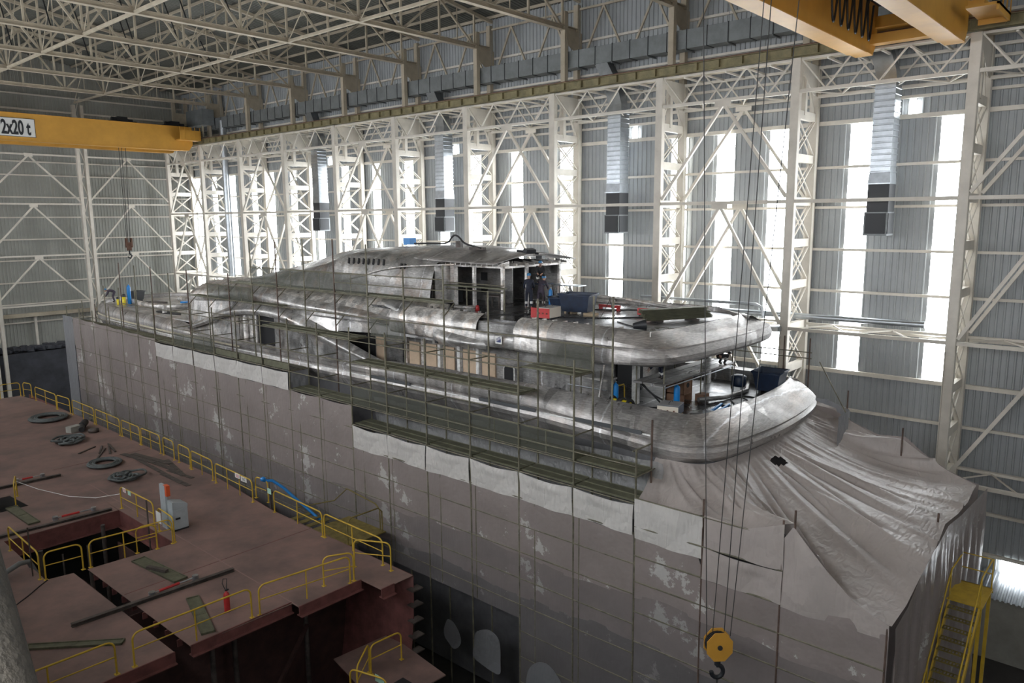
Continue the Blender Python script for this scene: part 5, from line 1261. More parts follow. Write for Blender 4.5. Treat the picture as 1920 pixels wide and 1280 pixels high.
# ------------------------------------------------------------------ yellow stair, lean-to roof and low window at right
ys_ = empty('steel_stair', (26,4,ZF), 'yellow steel stair climbing to the stern tent at lower right', 'stair')
X0, Z0, SL = 26.0, -12.05, .93
def sz(x): return Z0-(X0-x)*SL
for y in (3.78, 4.62):
    MB().beam((X0, y, Z0-.1), (17.2, y, sz(17.2)-.1), .05, .26).build('stringer', M['railyel'], ys_)
    MB().path([(X0+1.6, y, Z0+1.0), (X0, y, Z0+1.0), (X0-.3, y, Z0+.75), (17.6, y, sz(17.6)+1.0)], .025, 6).build('handrail', M['railyel'], ys_)
    for i in range(8):
        x = X0-i*1.15; MB().tube((x, y, sz(x)), (x, y, sz(x)+.98), .022, 6).build('baluster', M['railyel'], ys_)
for i in range(34):
    x = X0-.12-i*.255; mb = MB()
    mb.box((x-.24, 3.8, sz(x)-.03), (x-.20, 4.6, sz(x)+.0)).box((x-.02, 3.8, sz(x)-.03), (x, 4.6, sz(x)+.0))
    for j in range(9): mb.box((x-.22, 3.82+j*.092, sz(x)-.02), (x-.01, 3.86+j*.092, sz(x)-.005))
    mb.build('tread', M['rail_dull'], ys_)
MB().box((X0, 3.7, Z0-.03), (X0+1.7, 4.9, Z0)).box((X0+1.66, 3.7, Z0-.15), (X0+1.7, 4.9, Z0)).build('landing', M['railyel'], ys_)
MB().path([(X0+1.65, 4.85, Z0), (X0+1.65, 4.85, Z0+1.0), (X0+1.65, 3.75, Z0+1.0), (X0+1.65, 3.75, Z0)], .025, 6).tube((X0+1.65, 4.85, Z0+.5), (X0+1.65, 3.75, Z0+.5), .02, 6).build('landing_rail', M['railyel'], ys_)
for x in (X0+.1, X0+1.6):
    for y in (3.78, 4.8): MB().box((x-.05, y-.05, ZF), (x+.05, y+.05, Z0-.03)).build('support_post', M['railyel'], ys_)
# low store against the window wall with a corrugated lean-to roof
ls = empty('low_store', (39.5, 3.8, ZF), 'low concrete store with corrugated lean-to roof at the lower right corner', 'store')
MB().box((38.75, .4, ZF), (38.95, 7.0, -17.35)).build('concrete_front', M['concrete'], ls)
w = MB(); pts = []; y = .2
while y < 7.1: pts += [(y,0),(y+.07,.0),(y+.1,.07),(y+.18,.07)]; y += .21
w.grid([[(x, a, z+d) for a, d in pts] for x, z in ((38.6,-17.33),(40.5,-16.75))], False).build('corrugated_roof', M['galv'], ls)

# ------------------------------------------------------------------ dusty post in the near left corner
tag(MB().tube((0.305,1.794,-0.606), (0.282,1.279,-1.175), .09, 24).build('handrail_post', M['concrete_post']), 'dusty brown round post close to the camera at the lower left corner', 'post')
# ------------------------------------------------------------------ people
M['skin'] = mat('skin', (.45, .27, .20), .55)
M['navy_cloth'] = mat('navy_coverall', (.018, .022, .04), .8, var=.3, vscale=12)
M['plum_cloth'] = mat('faded_plum_coverall', (.05, .04, .06), .8, var=.3, vscale=12)
M['dark_cloth'] = mat('charcoal_workwear', (.03, .03, .033), .8, var=.3, vscale=12)
M['helmet'] = mat('blue_helmet', (.05, .22, .45), .35)
M['boot'] = mat('work_boot', (.015, .013, .012), .6)
M['reflect'] = mat('reflective_band', (.75, .75, .72), .35)
DG = None
def skin_mesh(name, chains, root, m, parent, off, extra=None, sub=1):
    """chains: lists of (point, radius); shared points weld together"""
    vs, rs, es, idx = [], [], [], {}
    def key(p): return tuple(round(c, 4) for c in p)
    for ch in chains:
        last = None
        for p, r in ch:
            k = key(p)
            if k not in idx: idx[k] = len(vs); vs.append(tuple(p)); rs.append(r)
            i = idx[k]
            if last is not None and last != i: es.append((last, i))
            last = i
    me = bpy.data.meshes.new(name+'_skeleton'); me.from_pydata(vs, es, []); o = bpy.data.objects.new(name+'_tmp', me); COL.objects.link(o)
    md = o.modifiers.new('skin', 'SKIN'); md.use_smooth_shade = True
    for i, r in enumerate(rs):
        sv = me.skin_vertices[0].data[i]; sv.radius = (r, r); sv.use_root = (i == idx[key(root)])
    s2 = o.modifiers.new('sub', 'SUBSURF'); s2.levels = sub; s2.render_levels = sub
    dg = bpy.context.evaluated_depsgraph_get(); ev = o.evaluated_get(dg); src = ev.to_mesh()
    b = MB(); b.add([tuple(v.co) for v in src.vertices], [tuple(p.vertices) for p in src.polygons], True)
    ev.to_mesh_clear(); bpy.data.objects.remove(o); bpy.data.meshes.remove(me)
    if extra: b.add(extra.v, extra.f, True)
    return b
def person(loc, rz, label, h=1.62, pose='stand', cloth='navy_cloth', helmet=True, bands=True):
    S = h/1.75; t = empty('person', loc, label, 'person')
    M4 = Matrix.Translation(V(loc)) @ Matrix.Rotation(rz, 4, 'Z') @ Matrix.Scale(S, 4)
    # local frame: facing +y, x to the right
    P_ = {}
    if pose == 'stand':
        P_ = dict(pel=(0,0,.95), sp=(0,-.02,1.12), ch=(0,-.01,1.33), nk=(0,.0,1.49), hd=(0,.03,1.62),
                  shR=(.18,-.01,1.40), elR=(.25,.02,1.13), wrR=(.20,.22,1.02), shL=(-.18,-.01,1.40), elL=(-.25,.0,1.13), wrL=(-.19,.20,1.0),
                  hpR=(.10,0,.92), knR=(.12,.03,.50), anR=(.13,-.02,.09), hpL=(-.10,0,.92), knL=(-.12,.04,.50), anL=(-.14,.0,.09))
    elif pose == 'lean':
        P_ = dict(pel=(0,-.05,.93), sp=(0,.02,1.09), ch=(0,.14,1.27), nk=(0,.24,1.40), hd=(0,.33,1.50),
                  shR=(.18,.17,1.33), elR=(.24,.30,1.08), wrR=(.15,.48,1.0), shL=(-.18,.17,1.33), elL=(-.24,.28,1.08), wrL=(-.15,.47,.98),
                  hpR=(.10,-.05,.90), knR=(.13,.06,.49), anR=(.13,-.02,.09), hpL=(-.10,-.05,.90), knL=(-.16,-.05,.49), anL=(-.18,-.17,.09))
    elif pose == 'bend':
        P_ = dict(pel=(0,-.12,.88), sp=(0,.05,.98), ch=(0,.27,1.02), nk=(0,.43,1.03), hd=(0,.56,1.0),
                  shR=(.18,.32,.99), elR=(.22,.42,.72), wrR=(.16,.56,.52), shL=(-.18,.32,.99), elL=(-.22,.40,.72), wrL=(-.15,.55,.50),
                  hpR=(.10,-.12,.86), knR=(.13,.05,.47), anR=(.13,-.05,.09), hpL=(-.10,-.12,.86), knL=(-.14,.0,.47), anL=(-.16,-.12,.09))
    elif pose == 'crouch':
        P_ = dict(pel=(0,-.15,.42), sp=(0,-.08,.58), ch=(0,.08,.78), nk=(0,.17,.92), hd=(0,.25,1.03),
                  shR=(.18,.10,.84), elR=(.24,.25,.62), wrR=(.14,.42,.55), shL=(-.18,.10,.84), elL=(-.24,.24,.62), wrL=(-.13,.42,.53),
                  hpR=(.11,-.15,.41), knR=(.17,.25,.50), anR=(.15,.03,.09), hpL=(-.11,-.15,.41), knL=(-.18,.22,.46), anL=(-.16,-.0,.09))
    W = {k: M4 @ V(v) for k, v in P_.items()}
    q = lambda k: W[k]; mid = lambda a, b, f=.5: q(a).lerp(q(b), f)
    fwd = (M4.to_3x3() @ V((0,1,0))); rt = (M4.to_3x3() @ V((1,0,0))); up = V((0,0,1))*S
    def limbs(e):
        ch = [[(q('pel'), .135+e), (q('sp'), .125+e), (q('ch'), .15+e), (q('nk'), .058+e*.5)]]
        for s_ in 'RL':
            ch.append([(q('ch'), .15+e), (q('sh'+s_), .072+e), (mid('sh'+s_, 'el'+s_), .056+e), (q('el'+s_), .046+e), (mid('el'+s_, 'wr'+s_, .4), .042+e), (q('wr'+s_), .028+e)])
            ch.append([(q('pel'), .135+e), (q('hp'+s_), .095+e), (mid('hp'+s_, 'kn'+s_, .4), .085+e), (q('kn'+s_), .06+e), (mid('kn'+s_, 'an'+s_, .35), .058+e), (q('an'+s_), .04+e)])
        return ch
    def rsc(chs): return [[(p, r*S) for p, r in c] for c in chs]
    body = limbs(0)
    body[0].append((q('hd')-up*.07, .055)); 
    for s_ in 'RL':
        an = q('an'+s_); body.append([(an, .04), (an-up*.045+fwd*.05, .04), (an-up*.055+fwd*.15, .03)])
        w_ = q('wr'+s_); dr = (w_-q('el'+s_)).normalized()*S; palm = w_+dr*.055; body.append([(w_, .028), (palm, .03)])
        side = rt if s_ == 'R' else -rt
        for i, (a_, l_) in enumerate(((-.03,.07),(-.011,.082),(.009,.078),(.027,.062))):
            b0 = palm+dr*.03+side*a_; body.append([(palm, .03), (b0, .0095), (b0+dr*l_*.5-up*.008, .009), (b0+dr*l_-up*.03, .0075)])
        body.append([(palm, .03), (palm-side*.035+dr*.005+fwd*.01, .011), (palm-side*.05+dr*.045, .009)])
    # head with face
    hd = MB(); c = q('hd')+up*.02; tilt = fwd.normalized()
    for i in range(11):
        pass
    prof = [(.0,-.125),(.045,-.115),(.062,-.085),(.072,-.03),(.078,.02),(.076,.07),(.06,.105),(.03,.122),(0,.125)]
    n_ = 16; vs = []
    for r_, z_ in prof:
        for k_ in range(n_):
            a = 2*math.pi*k_/n_; y_ = math.sin(a); sy = 1.22 if y_ < 0 else 1.15
            vs.append(c + rt*(r_*math.cos(a)) + fwd*(r_*y_*sy) + up*z_)
    fs = [(k*n_+i, k*n_+(i+1)%n_, (k+1)*n_+(i+1)%n_, (k+1)*n_+i) for k in range(len(prof)-1) for i in range(n_)]
    hd.add(vs, fs, True)
    nose = c+fwd*.088-up*.015; hd.add([nose+up*.035-fwd*.012, nose-up*.015-rt*.016, nose-up*.015+rt*.016, nose+fwd*.022-up*.01], [(0,1,3),(0,3,2),(1,2,3)], True)
    for sg in (-1, 1): hd.tube(c+rt*sg*.076-fwd*.0+up*.01, c+rt*sg*.09-fwd*.005+up*.012, .026*S, 8)
    b = skin_mesh('body', rsc(body), q('pel'), None, t, None, hd); b.build('body', M['skin'], t)
    fc = MB()
    for sg in (-1, 1): fc.box(tuple(c+rt*sg*.03+fwd*.082+up*.012-V((.008,.008,.005))), tuple(c+rt*sg*.03+fwd*.082+up*.012+V((.008,.008,.005))))
    fc.box(tuple(c+fwd*.082-up*.06-V((.018,.012,.004))), tuple(c+fwd*.082-up*.06+V((.018,.012,.004)))); fc.build('eyes_and_mouth', M['boot'], t)
    cv = limbs(.016); skin_mesh('coverall', rsc(cv), q('pel'), None, t, None).build('coverall', M[cloth], t)
    col = MB(); n0 = q('nk'); col.path([n0+rt*(.07*math.cos(a))+fwd*(.075*math.sin(a))-up*.01 for a in [2*math.pi*i/12 for i in range(12)]], .02*S, 6, True).build('collar', M[cloth], t)
    for s_ in 'RL':
        an = q('an'+s_)
        bt = skin_mesh('boot', rsc([[(an+up*.06, .052), (an, .052), (an-up*.035+fwd*.05, .05), (an-up*.04+fwd*.15, .042)]]), an, None, t, None); bt.build('boot', M['boot'], t)
        if bands:
            for f_ in (.42, .56):
                p = mid('kn'+s_, 'an'+s_, f_); d = (q('an'+s_)-q('kn'+s_)).normalized()*.02
                MB().tube(p-d, p+d, .088*S, 12).build('reflective_band', M['reflect'], t)
    if helmet:
        hm = MB(); hv = []; pr = [(.105,.02),(.112,.04),(.105,.09),(.08,.13),(.04,.15),(0,.155)]
        for r_, z_ in pr:
            for k_ in range(16):
                a = 2*math.pi*k_/16; hv.append(c + rt*(r_*math.cos(a)) + fwd*(r_*math.sin(a)*1.18) + up*z_)
        hm.add(hv, [(k*16+i, k*16+(i+1)%16, (k+1)*16+(i+1)%16, (k+1)*16+i) for k in range(5) for i in range(16)], True)
        hm.add([c+rt*.1+fwd*.04+up*.025, c+rt*.06+fwd*.17+up*.015, c-rt*.06+fwd*.17+up*.015, c-rt*.1+fwd*.04+up*.025], [(0,1,2,3)])
        hm.build('helmet', M['helmet'], t)
    else:
        hm = MB(); hv = []; pr = [(.086,.0),(.09,.05),(.08,.1),(.05,.13),(0,.14)]
        for r_, z_ in pr:
            for k_ in range(16):
                a = 2*math.pi*k_/16; hv.append(c - fwd*.015 + rt*(r_*math.cos(a)) + fwd*(r_*math.sin(a)*1.15) + up*z_)
        hm.add(hv, [(k*16+i, k*16+(i+1)%16, (k+1)*16+(i+1)%16, (k+1)*16+i) for k in range(4) for i in range(16)], True)
        hm.build('hair', M['boot'], t)
    return t
ZU = -4.02; ZM = -7.05
AW = R(-48)     # facing away from the camera
person((25.95,22.05,ZU), AW, 'person in navy coverall and blue helmet standing with back turned', 1.56, 'stand')
person((26.45,21.75,ZU), AW-.5, 'person in plum coverall leaning forward beside the navy one', 1.52, 'lean', 'plum_cloth')
person((26.75,22.0,-2.92), AW+math.pi-.2, 'person in dark jacket sitting high on the blue trestle by the wheelhouse', 1.5, 'crouch', 'dark_cloth')
person((23.0,61.3,-6.1), AW+1.9, 'person in red-brown workwear bending over at the far bow', 1.6, 'bend', 'plum_cloth', True, False)
person((28.4,53.5,-6.0), AW+1.2, 'person mostly hidden behind the deckhouse near the far columns', 1.75, 'stand', 'dark_cloth', False, False)
person((24.3,14.25,-5.93), AW+1.5, 'person in navy bending on the platform under the upper deck overhang', 1.3, 'bend', 'navy_cloth')
person((28.2,13.75,-5.93), AW-1.2, 'person crouching at the far end of the under-deck platform', 1.5, 'crouch', 'dark_cloth')

# ------------------------------------------------------------------ gear on the yacht
def cyl(loc, h, r, label, m='blue_paint'):
    t = empty('gas_cylinder', loc, label, 'gas cylinder', None)
    MB().lathe([(0,0),(r*.9,0),(r,.03),(r,h*.84),(r*.85,h*.91),(r*.45,h*.95),(r*.3,h*.96),(r*.3,h),(0,h)], loc, 18).build('bottle', M[m], t)
    x, y, z = loc; MB().box((x-.03,y-.03,z+h),(x+.03,y+.03,z+h*1.05)).tube((x,y,z+h*1.01),(x+.08,y,z+h*1.01),.014,8).build('valve', M['galv'], t)
    return t
cyl((23.2,15.5,ZM), 1.0, .115, 'left blue gas cylinder on the aft main deck, beside the pillar')
cyl((24.67,13.76,ZM), .92, .115, 'right blue gas cylinder on the aft main deck, behind the welding set')
cyl((26.75,21.45,ZU), .88, .095, 'blue gas cylinder on the upper deck beside the standing people')
cyl((23.9,60.6,-6.28), 1.5, .14, 'blue gas cylinder standing on the far foredeck')
def bin_(loc, sx, sy, h, rz, label, m='navy', tap=.25):
    t = empty('skip_bin', loc, label, 'skip'); m4 = Matrix.Translation(V(loc)) @ Matrix.Rotation(rz, 4, 'Z')
    def ring(k, z, ins=0): return [m4 @ V((a*(sx/2-ins)*k, b*(sy/2-ins)*(k), z)) for a, b in ((-1,-1),(1,-1),(1,1),(-1,1))]
    w = MB().grid([ring(1-tap, .12), ring(1, h), ring(1.05, h), ring(1.05, h-.06), ring(1.0, h-.06)][:5], False, True)
    w.grid([ring(1, h, .04), ring(1-tap, .16, .04)], False, True); w.add(ring(1-tap, .12), [(0,3,2,1)]); w.add(ring(1-tap, .17, .04), [(0,1,2,3)]); w.build('tub', M[m], t)
    f = MB()
    for s_ in (-1, 1):
        a, b = m4 @ V((-sx*.36, s_*sy*.25, .06)), m4 @ V((sx*.36, s_*sy*.25, .06)); f.beam(a, b, .1, .12)
    f.build('fork_pockets', M['black'], t)
    r_ = MB().path([m4 @ V(p) for p in ((-sx/2*1.05,-sy/2*1.05,h),(sx/2*1.05,-sy/2*1.05,h),(sx/2*1.05,sy/2*1.05,h),(-sx/2*1.05,sy/2*1.05,h))], .03, 6, True); r_.build('rim', M[m], t)
    return t
bin_((29.4,12.2,-7.05), 1.15, 1.1, .9, .1, 'dark navy open skip at the far stern corner of the main deck')
bin_((25.75,19.15,ZU), .9, 1.4, .86, .2, 'big navy skip on the upper deck standing on a timber pallet', tap=.18)
tag(MB().box((25.5,18.2,ZU),(25.9,18.7,ZU+.1)).box((25.5,19.3,ZU),(25.9,19.7,ZU+.1)).build('timber_block', M['wood']), 'pale timber blocks under the big navy upper deck skip', 'timber')
bin_((25.2,62.4,-6.28), .8, .95, .8, .3, 'dark skip on the far foredeck beside the blue cylinder', 'black')
bin_((26.4,20.6,ZU), .9, .7, .6, .1, 'small blue-grey tub between the cylinder and the big skip', 'navy')
def boxset(loc, sx, sy, h, rz, label, cat, body, front, frontm):
    t = empty('welding_set', loc, label, cat); m4 = Matrix.Translation(V(loc)) @ Matrix.Rotation(rz, 4, 'Z')
    def bx(a, b, nm, m, bev=0):
        q = MB().box(a, b); q.v = [tuple(m4 @ V(p)) for p in q.v]; return q.build(nm, M[m], t, bevel=bev)
    bx((-sx/2,-sy/2,.05), (sx/2,sy/2,h), 'casing', body, .015)
    bx((-sx/2-.02,-sy/2,.05), (-sx/2,sy/2,h-.02), 'front_panel', frontm)
    for i in range(3): bx((-sx/2-.04,-sy*.3+i*sy*.3-.03,h*.45), (-sx/2-.02,-sy*.3+i*sy*.3+.03,h*.45+.06), 'socket', 'rust')
    bx((-sx/2,-sy/2,h), (sx/2,sy/2,h+.015), 'lid', front)
    q = MB().path([m4 @ V(p) for p in ((-sx*.3,0,h),(-sx*.3,0,h+.08),(sx*.3,0,h+.08),(sx*.3,0,h))], .012, 6); q.build('handle', M['black'], t)
    for a in (-1,1):
        for b in (-1,1): bx((a*sx*.4-.03,b*sy*.4-.02,0),(a*sx*.4+.03,b*sy*.4+.02,.06),'foot','black')
    return t
M['beige'] = mat('beige_panel', (.55,.50,.42), .5); M['midgrey'] = mat('mid_grey_lid', (.25,.25,.25), .5)
boxset((23.25,13.2,ZM+.16), .75, .75, .38, .25, 'blue welding set with beige socket panel on the aft bulwark', 'welding machine', 'navy', 'midgrey', 'beige')
tag(MB().obox((23.25,13.2,ZM+.08),(.7,.7,.15),.25).build('wooden_base', M['wood']), 'low base under the blue welding set at the aft bulwark', 'base')
boxset((23.9,19.25,ZU), .85, .62, .46, .1, 'red welding set with beige end on the near edge of the upper deck', 'welding machine', 'beige', 'midgrey', 'red_paint')
boxset((27.0,16.5,ZU), .5, .7, .34, .1, 'small red welding set behind the stacked planks on the upper deck', 'welding machine', 'red_paint', 'midgrey', 'red_paint')
tag(MB().obox((23.75,19.85,ZU+.2),(.12,.35,.4),.1).build('red_case', M['red_paint']), 'narrow red case leaning beside the red welding set', 'case')
for i in range(9):
    tag(MB().hbeam((25.1+.04*(i%3),15.5+.1*(i//3),ZU+.1+.045*i),(27.45+.06*(i%2),13.95+.1*(i//3),ZU+.14+.045*i),.42,.04,.012).build('scaffold_plank', M['plank']), 'olive scaffold plank in the stack on the upper deck overhang', 'plank', 'olive planks stacked on the upper deck')
tag(MB().box((25.6,15.0,ZU),(25.7,15.5,ZU+.08)).box((26.8,14.1,ZU),(26.9,14.7,ZU+.08)).build('bearer', M['raw']), 'dark bearers under the stacked olive planks', 'bearer')
tag(MB().tube((23.15,14.75,ZU+.16),(23.45,14.4,ZU+.2),.1,14,.2).build('cowl', M['black']), 'black cowl lying at the near stern corner of the upper deck', 'cowl')
rnd = random.Random(11)
def wire(pts, r, m, label, cat='cable'):
    return tag(MB().path(smooth(pts, 2), r, 6).build(cat.replace(' ', '_'), M[m]), label, cat)
wire([(24.3,19.0,ZU+.02),(25.2,17.4,ZU+.02),(26.5,16.2,ZU+.02),(26.0,15.6,ZU+.02)], .025, 'rubber', 'black cable curling from the red welding set to the planks')
wire([(27.2,19.5,ZU+.02),(28.2,18.0,ZU+.02),(28.6,16.8,ZU+.02),(27.9,15.2,ZU+.02)], .03, 'rubber', 'black cable lying along the far side of the upper deck')
wire([(23.5,14.6,ZU+.02),(24.1,15.6,ZU+.02),(24.6,16.4,ZU+.02)], .018, 'rubber', 'thin cable trailing from the black cowl')
wire([(22.9,22.4,ZU+.02),(23.6,21.2,ZU+.02),(24.6,20.6,ZU+.02)], .02, 'rubber', 'thin cable crossing the deck beside the cutout')
tr = empty('tripod', (25.4,17.4,ZU), 'thin dark tripod standing on the open upper deck', 'tripod')
for a in (0, 2.1, 4.2): MB().tube((25.4,17.3,ZU+.75),(25.4+.38*math.cos(a),17.3+.38*math.sin(a),ZU),.014,6).build('leg', M['raw'], tr)
MB().tube((25.4,17.3,ZU+.7),(25.4,17.3,ZU+.85),.03,8).build('head', M['raw'], tr)
t = empty('pipe_vice', (27.9,18.8,ZU), 'red pipe stand on the far part of the upper deck', 'stand')
MB().box((27.6,18.3,ZU+.12),(27.7,19.4,ZU+.24)).build('bar', M['red_paint'], t)
MB().box((27.55,18.35,ZU),(27.75,18.42,ZU+.14)).box((27.55,19.28,ZU),(27.75,19.35,ZU+.14)).build('legs', M['red_paint'], t)
for i in range(10):
    a = rnd.uniform(-.5,.5); x = 28.6+rnd.uniform(0,1.2); y = 15.5+i*.75
    tag(MB().tube((x,y,ZU+.12+.03*i%.2),(x+.5*a,y+rnd.uniform(1.6,3),ZU+.2+rnd.uniform(0,.25)),rnd.uniform(.04,.07),8).build('aluminium_profile', M['alu_lite']), 'bright aluminium profile in the heap along the far upper deck edge', 'profile', 'aluminium profiles along the far deck edge')
for i in range(6):
    tag(MB().beam((27.6+.1*i,20.6+.15*i,ZU+.1+.1*i),(28.3+.15*i,21.6+.1*i,ZU+1.0-.12*i),.07,.05).build('aluminium_profile', M['alu_lite']), 'aluminium profile leaning in the pile beside the blue trestle', 'profile', 'aluminium profiles piled by the trestle')
tb = empty('work_trestle', (27,21.9,ZU), 'blue topped trestle table beside the wheelhouse corner', 'trestle')
MB().box((26.45,21.6,-2.98),(27.15,22.3,-2.92)).build('top', M['navy'], tb)
for x, y in ((26.5,21.65),(27.1,21.65),(26.5,22.25),(27.1,22.25)): MB().tube((x+(x-26.8)*.5,y+(y-21.95)*.3,ZU),(x,y,-2.95),.025,6).build('leg', M['raw'], tb)
t2 = empty('work_trestle', (28.2,20.8,ZU), 'long light trestle holding pipes right of the sitting person', 'trestle')
MB().box((27.3,20.3,-3.05),(27.9,21.9,-3.0)).build('top', M['galv'], t2)
for x, y in ((27.35,20.4),(27.85,20.4),(27.35,21.8),(27.85,21.8)): MB().tube((x,y,ZU),(x,y,-3.02),.022,6).build('leg', M['raw'], t2)
# inner scaffold frame in front of the wheelhouse opening
wf = empty('tower_scaffold', (24.4,24.4,ZU), 'small olive scaffold frame in front of the open wheelhouse', 'scaffold')
for y in (26.6, 24.4, 22.1): MB().tube((24.35,y,ZU),(24.35,y,-2.2 if y > 26 else -3.0),.035,8).build('scaffold_post', M['tube'], wf)
MB().box((24.15,22.1,-3.05),(24.55,26.6,-2.99)).build('scaffold_board', M['plank'], wf)
MB().tube((24.35,22.1,-3.2),(24.35,26.6,-3.2),.03,6).tube((24.35,22.1,-2.9),(24.35,26.6,-2.9),.025,6).build('ledger', M['tube'], wf)
tag(MB().box((26.9,31.2,-1.36),(27.35,31.7,-1.0)).build('blue_box', M['blue_paint']), 'small blue box on top of the wheelhouse dome', 'box')
t = empty('cable_clamp', (25.6,25.9,-1.3), 'tangle of black cable and clamps on the wheelhouse roof', 'cable')
MB().path(smooth([(26.2,30.0,-1.25),(26.0,28.4,-1.2),(25.7,27.0,-1.2),(25.55,26.6,-.9),(25.5,26.3,-.75),(25.5,26.0,-.85),(25.5,25.7,-1.15),(25.7,25.2,-1.3),(25.5,24.6,-1.35)],2), .045, 6).build('black_cable', M['rubber'], t)
MB().obox((25.5,26.0,-1.2),(.3,.25,.3),.4).obox((25.6,24.9,-1.38),(.22,.8,.12),.2).build('clamp_body', M['raw'], t)
t = empty('clamp', (26.2,22.2,-1.6), 'dark clamps hanging at the aft corner of the wheelhouse roof', 'clamp')
MB().obox((26.3,22.3,-1.45),(.5,.3,.16),-.3,.2).obox((26.7,22.0,-1.75),(.3,.3,.14),.2).tube((26.0,22.8,-1.45),(26.7,22.1,-1.6),.05,8).build('clamp_body', M['black'], t)
# aft main deck gear
wp = empty('work_platform', (26.5,14.2,-6), 'grey staging platform on trestles under the upper deck overhang', 'platform')
for i in range(3): MB().box((23.4,13.65+i*.42,-6.0),(29.3,14.03+i*.42,-5.93)).build('scaffold_board', M['alu_dark'], wp)
for x in (23.6, 26.4, 29.1):
    for y in (13.7, 14.85): MB().tube((x,y,ZM),(x,y,-5.0),.028,6).build('scaffold_post', M['tube'], wp)
for z in (-5.4, -5.05): MB().tube((23.6,14.85,z),(29.1,14.85,z),.024,6).build('guard_tube', M['tube'], wp)
MB().tube((23.6,13.7,-6.1),(29.1,13.7,-6.1),.028,6).build('guard_tube', M['galv'], wp)
ws = empty('work_platform', (23.8,16.4,ZM), 'low staging with silver tubes left of the left blue cylinder', 'platform')
for y in (15.9, 16.8, 17.3): MB().tube((22.8,y,ZM),(22.8,y,-5.6),.025,6).build('scaffold_post', M['tube'], ws)
MB().box((22.9,15.7,-6.02),(23.6,17.3,-5.95)).build('scaffold_board', M['alu_lite'], ws)
for z in (-6.3,-6.75): MB().tube((22.75,15.6,z),(22.75,17.4,z),.024,6).build('guard_tube', M['galv'], ws)
MB().tube((22.6,15.9,ZM),(22.75,15.7,-5.35),.04,8).build('alloy_prop', M['alu_lite'], ws)
t = empty('stair_rail', (23.1,17.1,ZM), 'small yellow rail frames standing on the main deck behind the bulwark', 'guard rail')
for y in (17.3, 17.1, 16.2, 15.6):
    MB().path([(23.3,y,ZM),(23.3,y,-6.35),(23.35,y,-6.25),(23.9,y,-6.25),(23.95,y,-6.35),(23.95,y,ZM)], .028, 6).build('bent_frame', M['railyel'], t)
MB().tube((23.3,15.6,-6.3),(23.3,17.3,-6.3),.022,6).tube((23.3,15.6,-6.7),(23.3,17.3,-6.7),.022,6).build('long_rail', M['railyel'], t)
t = empty('cable_drum', (22.95,14.85,-6.9), 'pair of yellow drums wrapped in thick black cable on the gunwale', 'cable drum')
for k_ in range(2):
    y0 = 15.3-k_*.42
    MB().tube((22.75,y0,-6.74),(22.75,y0-.28,-6.76),.2,18).build('drum', mat('bright_yellow', (.75,.6,.02), .45) if k_ == 0 else bpy.data.materials['bright_yellow'], t)
    MB().path([(22.75+.25*math.cos(a),y0+.03,-6.75+.25*math.sin(a)) for a in [2*math.pi*i/20 for i in range(20)]], .06, 8, True).path([(22.75+.25*math.cos(a),y0-.3,-6.77+.25*math.sin(a)) for a in [2*math.pi*i/20 for i in range(20)]], .06, 8, True).build('cable_turns', M['rubber'], t)
M['brown_ply'] = mat('brown_plywood', (.20,.11,.065), .7, var=.2, vscale=3)
t = empty('plywood_cabinet', (25.9,14.15,ZM), 'brown plywood cabinet with round hole behind the right cylinder', 'cabinet')
MB().box((25.55,13.95,ZM),(25.6,14.75,ZM+.95)).box((25.55,14.7,ZM),(26.2,14.75,ZM+.95)).box((26.15,13.95,ZM),(26.2,14.75,ZM+.95)).box((25.55,13.95,ZM+.9),(26.2,14.75,ZM+.95)).box((25.55,13.95,ZM+.3),(26.2,14.75,ZM+.34)).box((25.55,13.97,ZM+.34),(26.2,13.99,ZM+.9)).build('carcass', M['brown_ply'], t)
MB().prism([(25.87+.1*math.cos(a),ZM+.65+.1*math.sin(a)) for a in [2*math.pi*i/16 for i in range(16)]], (0,13.965,0), (1,0,0), (0,0,1), (0,-1,0), .01).build('round_hole', M['void'], t)
tag(MB().box((26.25,13.5,ZM),(26.75,13.85,ZM+.25)).build('brown_box', M['brown_ply']), 'small brown box beside the plywood cabinet', 'box')
t = empty('compressor', (28.9,14.4,ZM), 'blue compressor tub on legs under the staging at far side', 'compressor')
MB().lathe([(0,.2),(.26,.2),(.3,.3),(.3,.6),(.2,.66),(0,.68)], (28.9,13.3,ZM), 14).build('tank', M['navy'], t)
for a in (0,2.1,4.2): MB().tube((28.9+.2*math.cos(a),13.3+.2*math.sin(a),ZM),(28.9+.2*math.cos(a),13.3+.2*math.sin(a),ZM+.25),.02,6).build('leg', M['galv'], t)
t = empty('pallet_jack', (25.2,12.5,ZM), 'blue and silver pallet truck lying on the aft deck plating', 'pallet truck')
MB().beam((24.4,12.35,ZM+.1),(26.0,12.6,ZM+.1),.08,.08).beam((24.5,12.1,ZM+.1),(26.1,12.35,ZM+.1),.08,.08).build('forks', M['blue_paint'], t)
MB().obox((24.35,12.25,ZM+.12),(.18,.45,.2),.15).build('head', M['galv'], t)
w_ = MB()
for x in (24.5, 25.9): w_.tube((x,12.1,ZM+.06),(x,12.55,ZM+.06),.06,10)
w_.build('rollers', M['rubber'], t)
wire([(24.8,13.8,ZM+.03),(24.2,14.6,ZM+.5),(24.0,14.9,ZM+1.0),(24.4,15.3,ZM+.9),(24.9,14.9,ZM+.3),(24.5,14.2,ZM+.03)], .035, 'rubber', 'black hose looping up beside the pillar on the aft deck', 'hose')
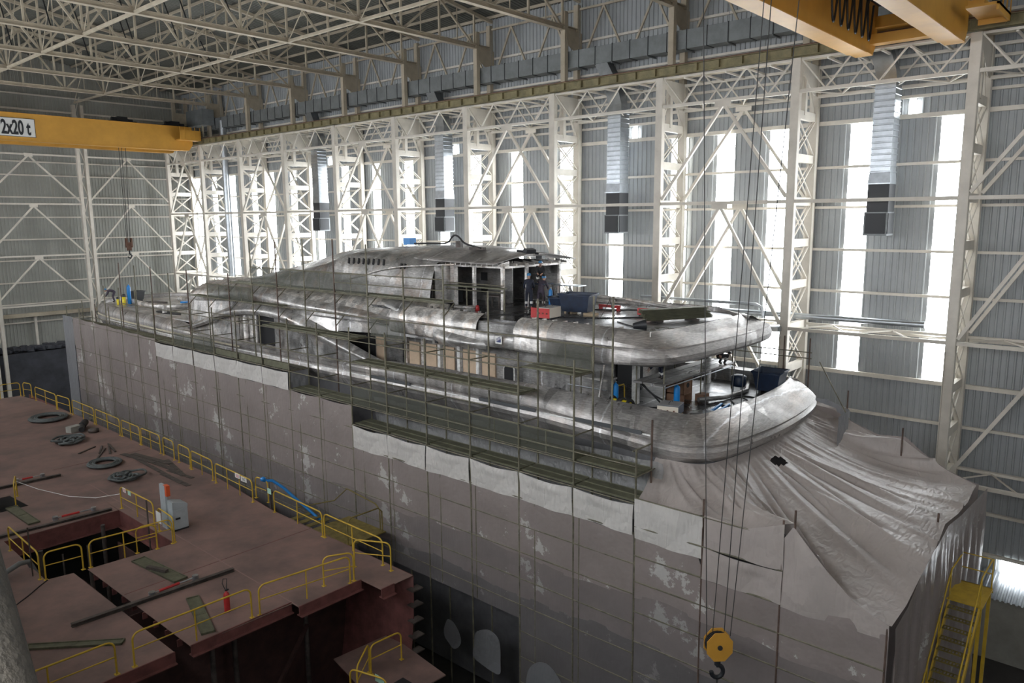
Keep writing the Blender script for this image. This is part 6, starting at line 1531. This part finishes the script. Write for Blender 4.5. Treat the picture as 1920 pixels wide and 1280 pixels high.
wire([(26.6,12.4,ZM+.03),(27.3,12.9,ZM+.03),(28.1,12.6,ZM+.03),(28.0,12.1,ZM+.03),(27.2,12.0,ZM+.03),(27.6,12.5,ZM+.05)], .03, 'rubber', 'black cable coiled near the navy skip on the aft deck')
wire([(23.8,13.9,ZM+.04),(23.4,14.4,ZM+.04),(24.0,14.6,ZM+.04),(24.4,13.4,ZM+.04)], .045, 'rubber', 'thick black cable between the drum pair and the welding set')
tag(MB().obox((24.3,24.5,ZU+.06),(.4,.9,.1),.3).build('aluminium_offcut', M['alu_lite']), 'flat aluminium offcut lying before the open wheelhouse', 'offcut')
tag(MB().lathe([(0,0),(.1,0),(.08,.2),(0,.25)], (24.0,23.4,ZU), 10).build('red_cup', M['red_paint']), 'small red can on the upper deck before the wheelhouse', 'can')
t = empty('workbench', (25.5,23.4,ZU), 'small grey workbench inside the open wheelhouse edge', 'bench')
MB().box((25.0,23.0,-3.5),(25.5,23.9,-3.45)).build('top', M['raw'], t)
for x, y in ((25.05,23.05),(25.45,23.05),(25.05,23.85),(25.45,23.85)): MB().box((x-.02,y-.02,ZU),(x+.02,y+.02,-3.5)).build('leg', M['raw'], t)
# foredeck gear
t = empty('vacuum_cleaner', (23.1,61.2,-6.28), 'yellow and black cleaner standing on the far foredeck', 'cleaner')
for dx, h_ in ((0, .42), (.3, .6)):
    MB().lathe([(0,0),(.11,0),(.13,.05),(.13,h_),(0,h_)], (23.2+dx,60.9-dx,-6.28), 12).build('yellow_tank', bpy.data.materials['bright_yellow'], t)
    MB().lathe([(.14,h_),(.15,h_+.15),(.07,h_+.2),(0,h_+.2)], (23.2+dx,60.9-dx,-6.28), 12).build('black_top', M['black'], t)
tag(MB().obox((24.6,57.5,-6.1),(.8,1.5,.3),.2).build('dark_crate', M['raw']), 'dark flat crate on the foredeck right of the skip', 'crate')
tag(MB().obox((26.0,55.8,-6.1),(.5,.5,.35),.5).build('blue_can', M['blue_paint']), 'little blue can on the foredeck near the deckhouse nose', 'can')
for o in list(bpy.data.objects):
    if '_o' in o: del o['_o']
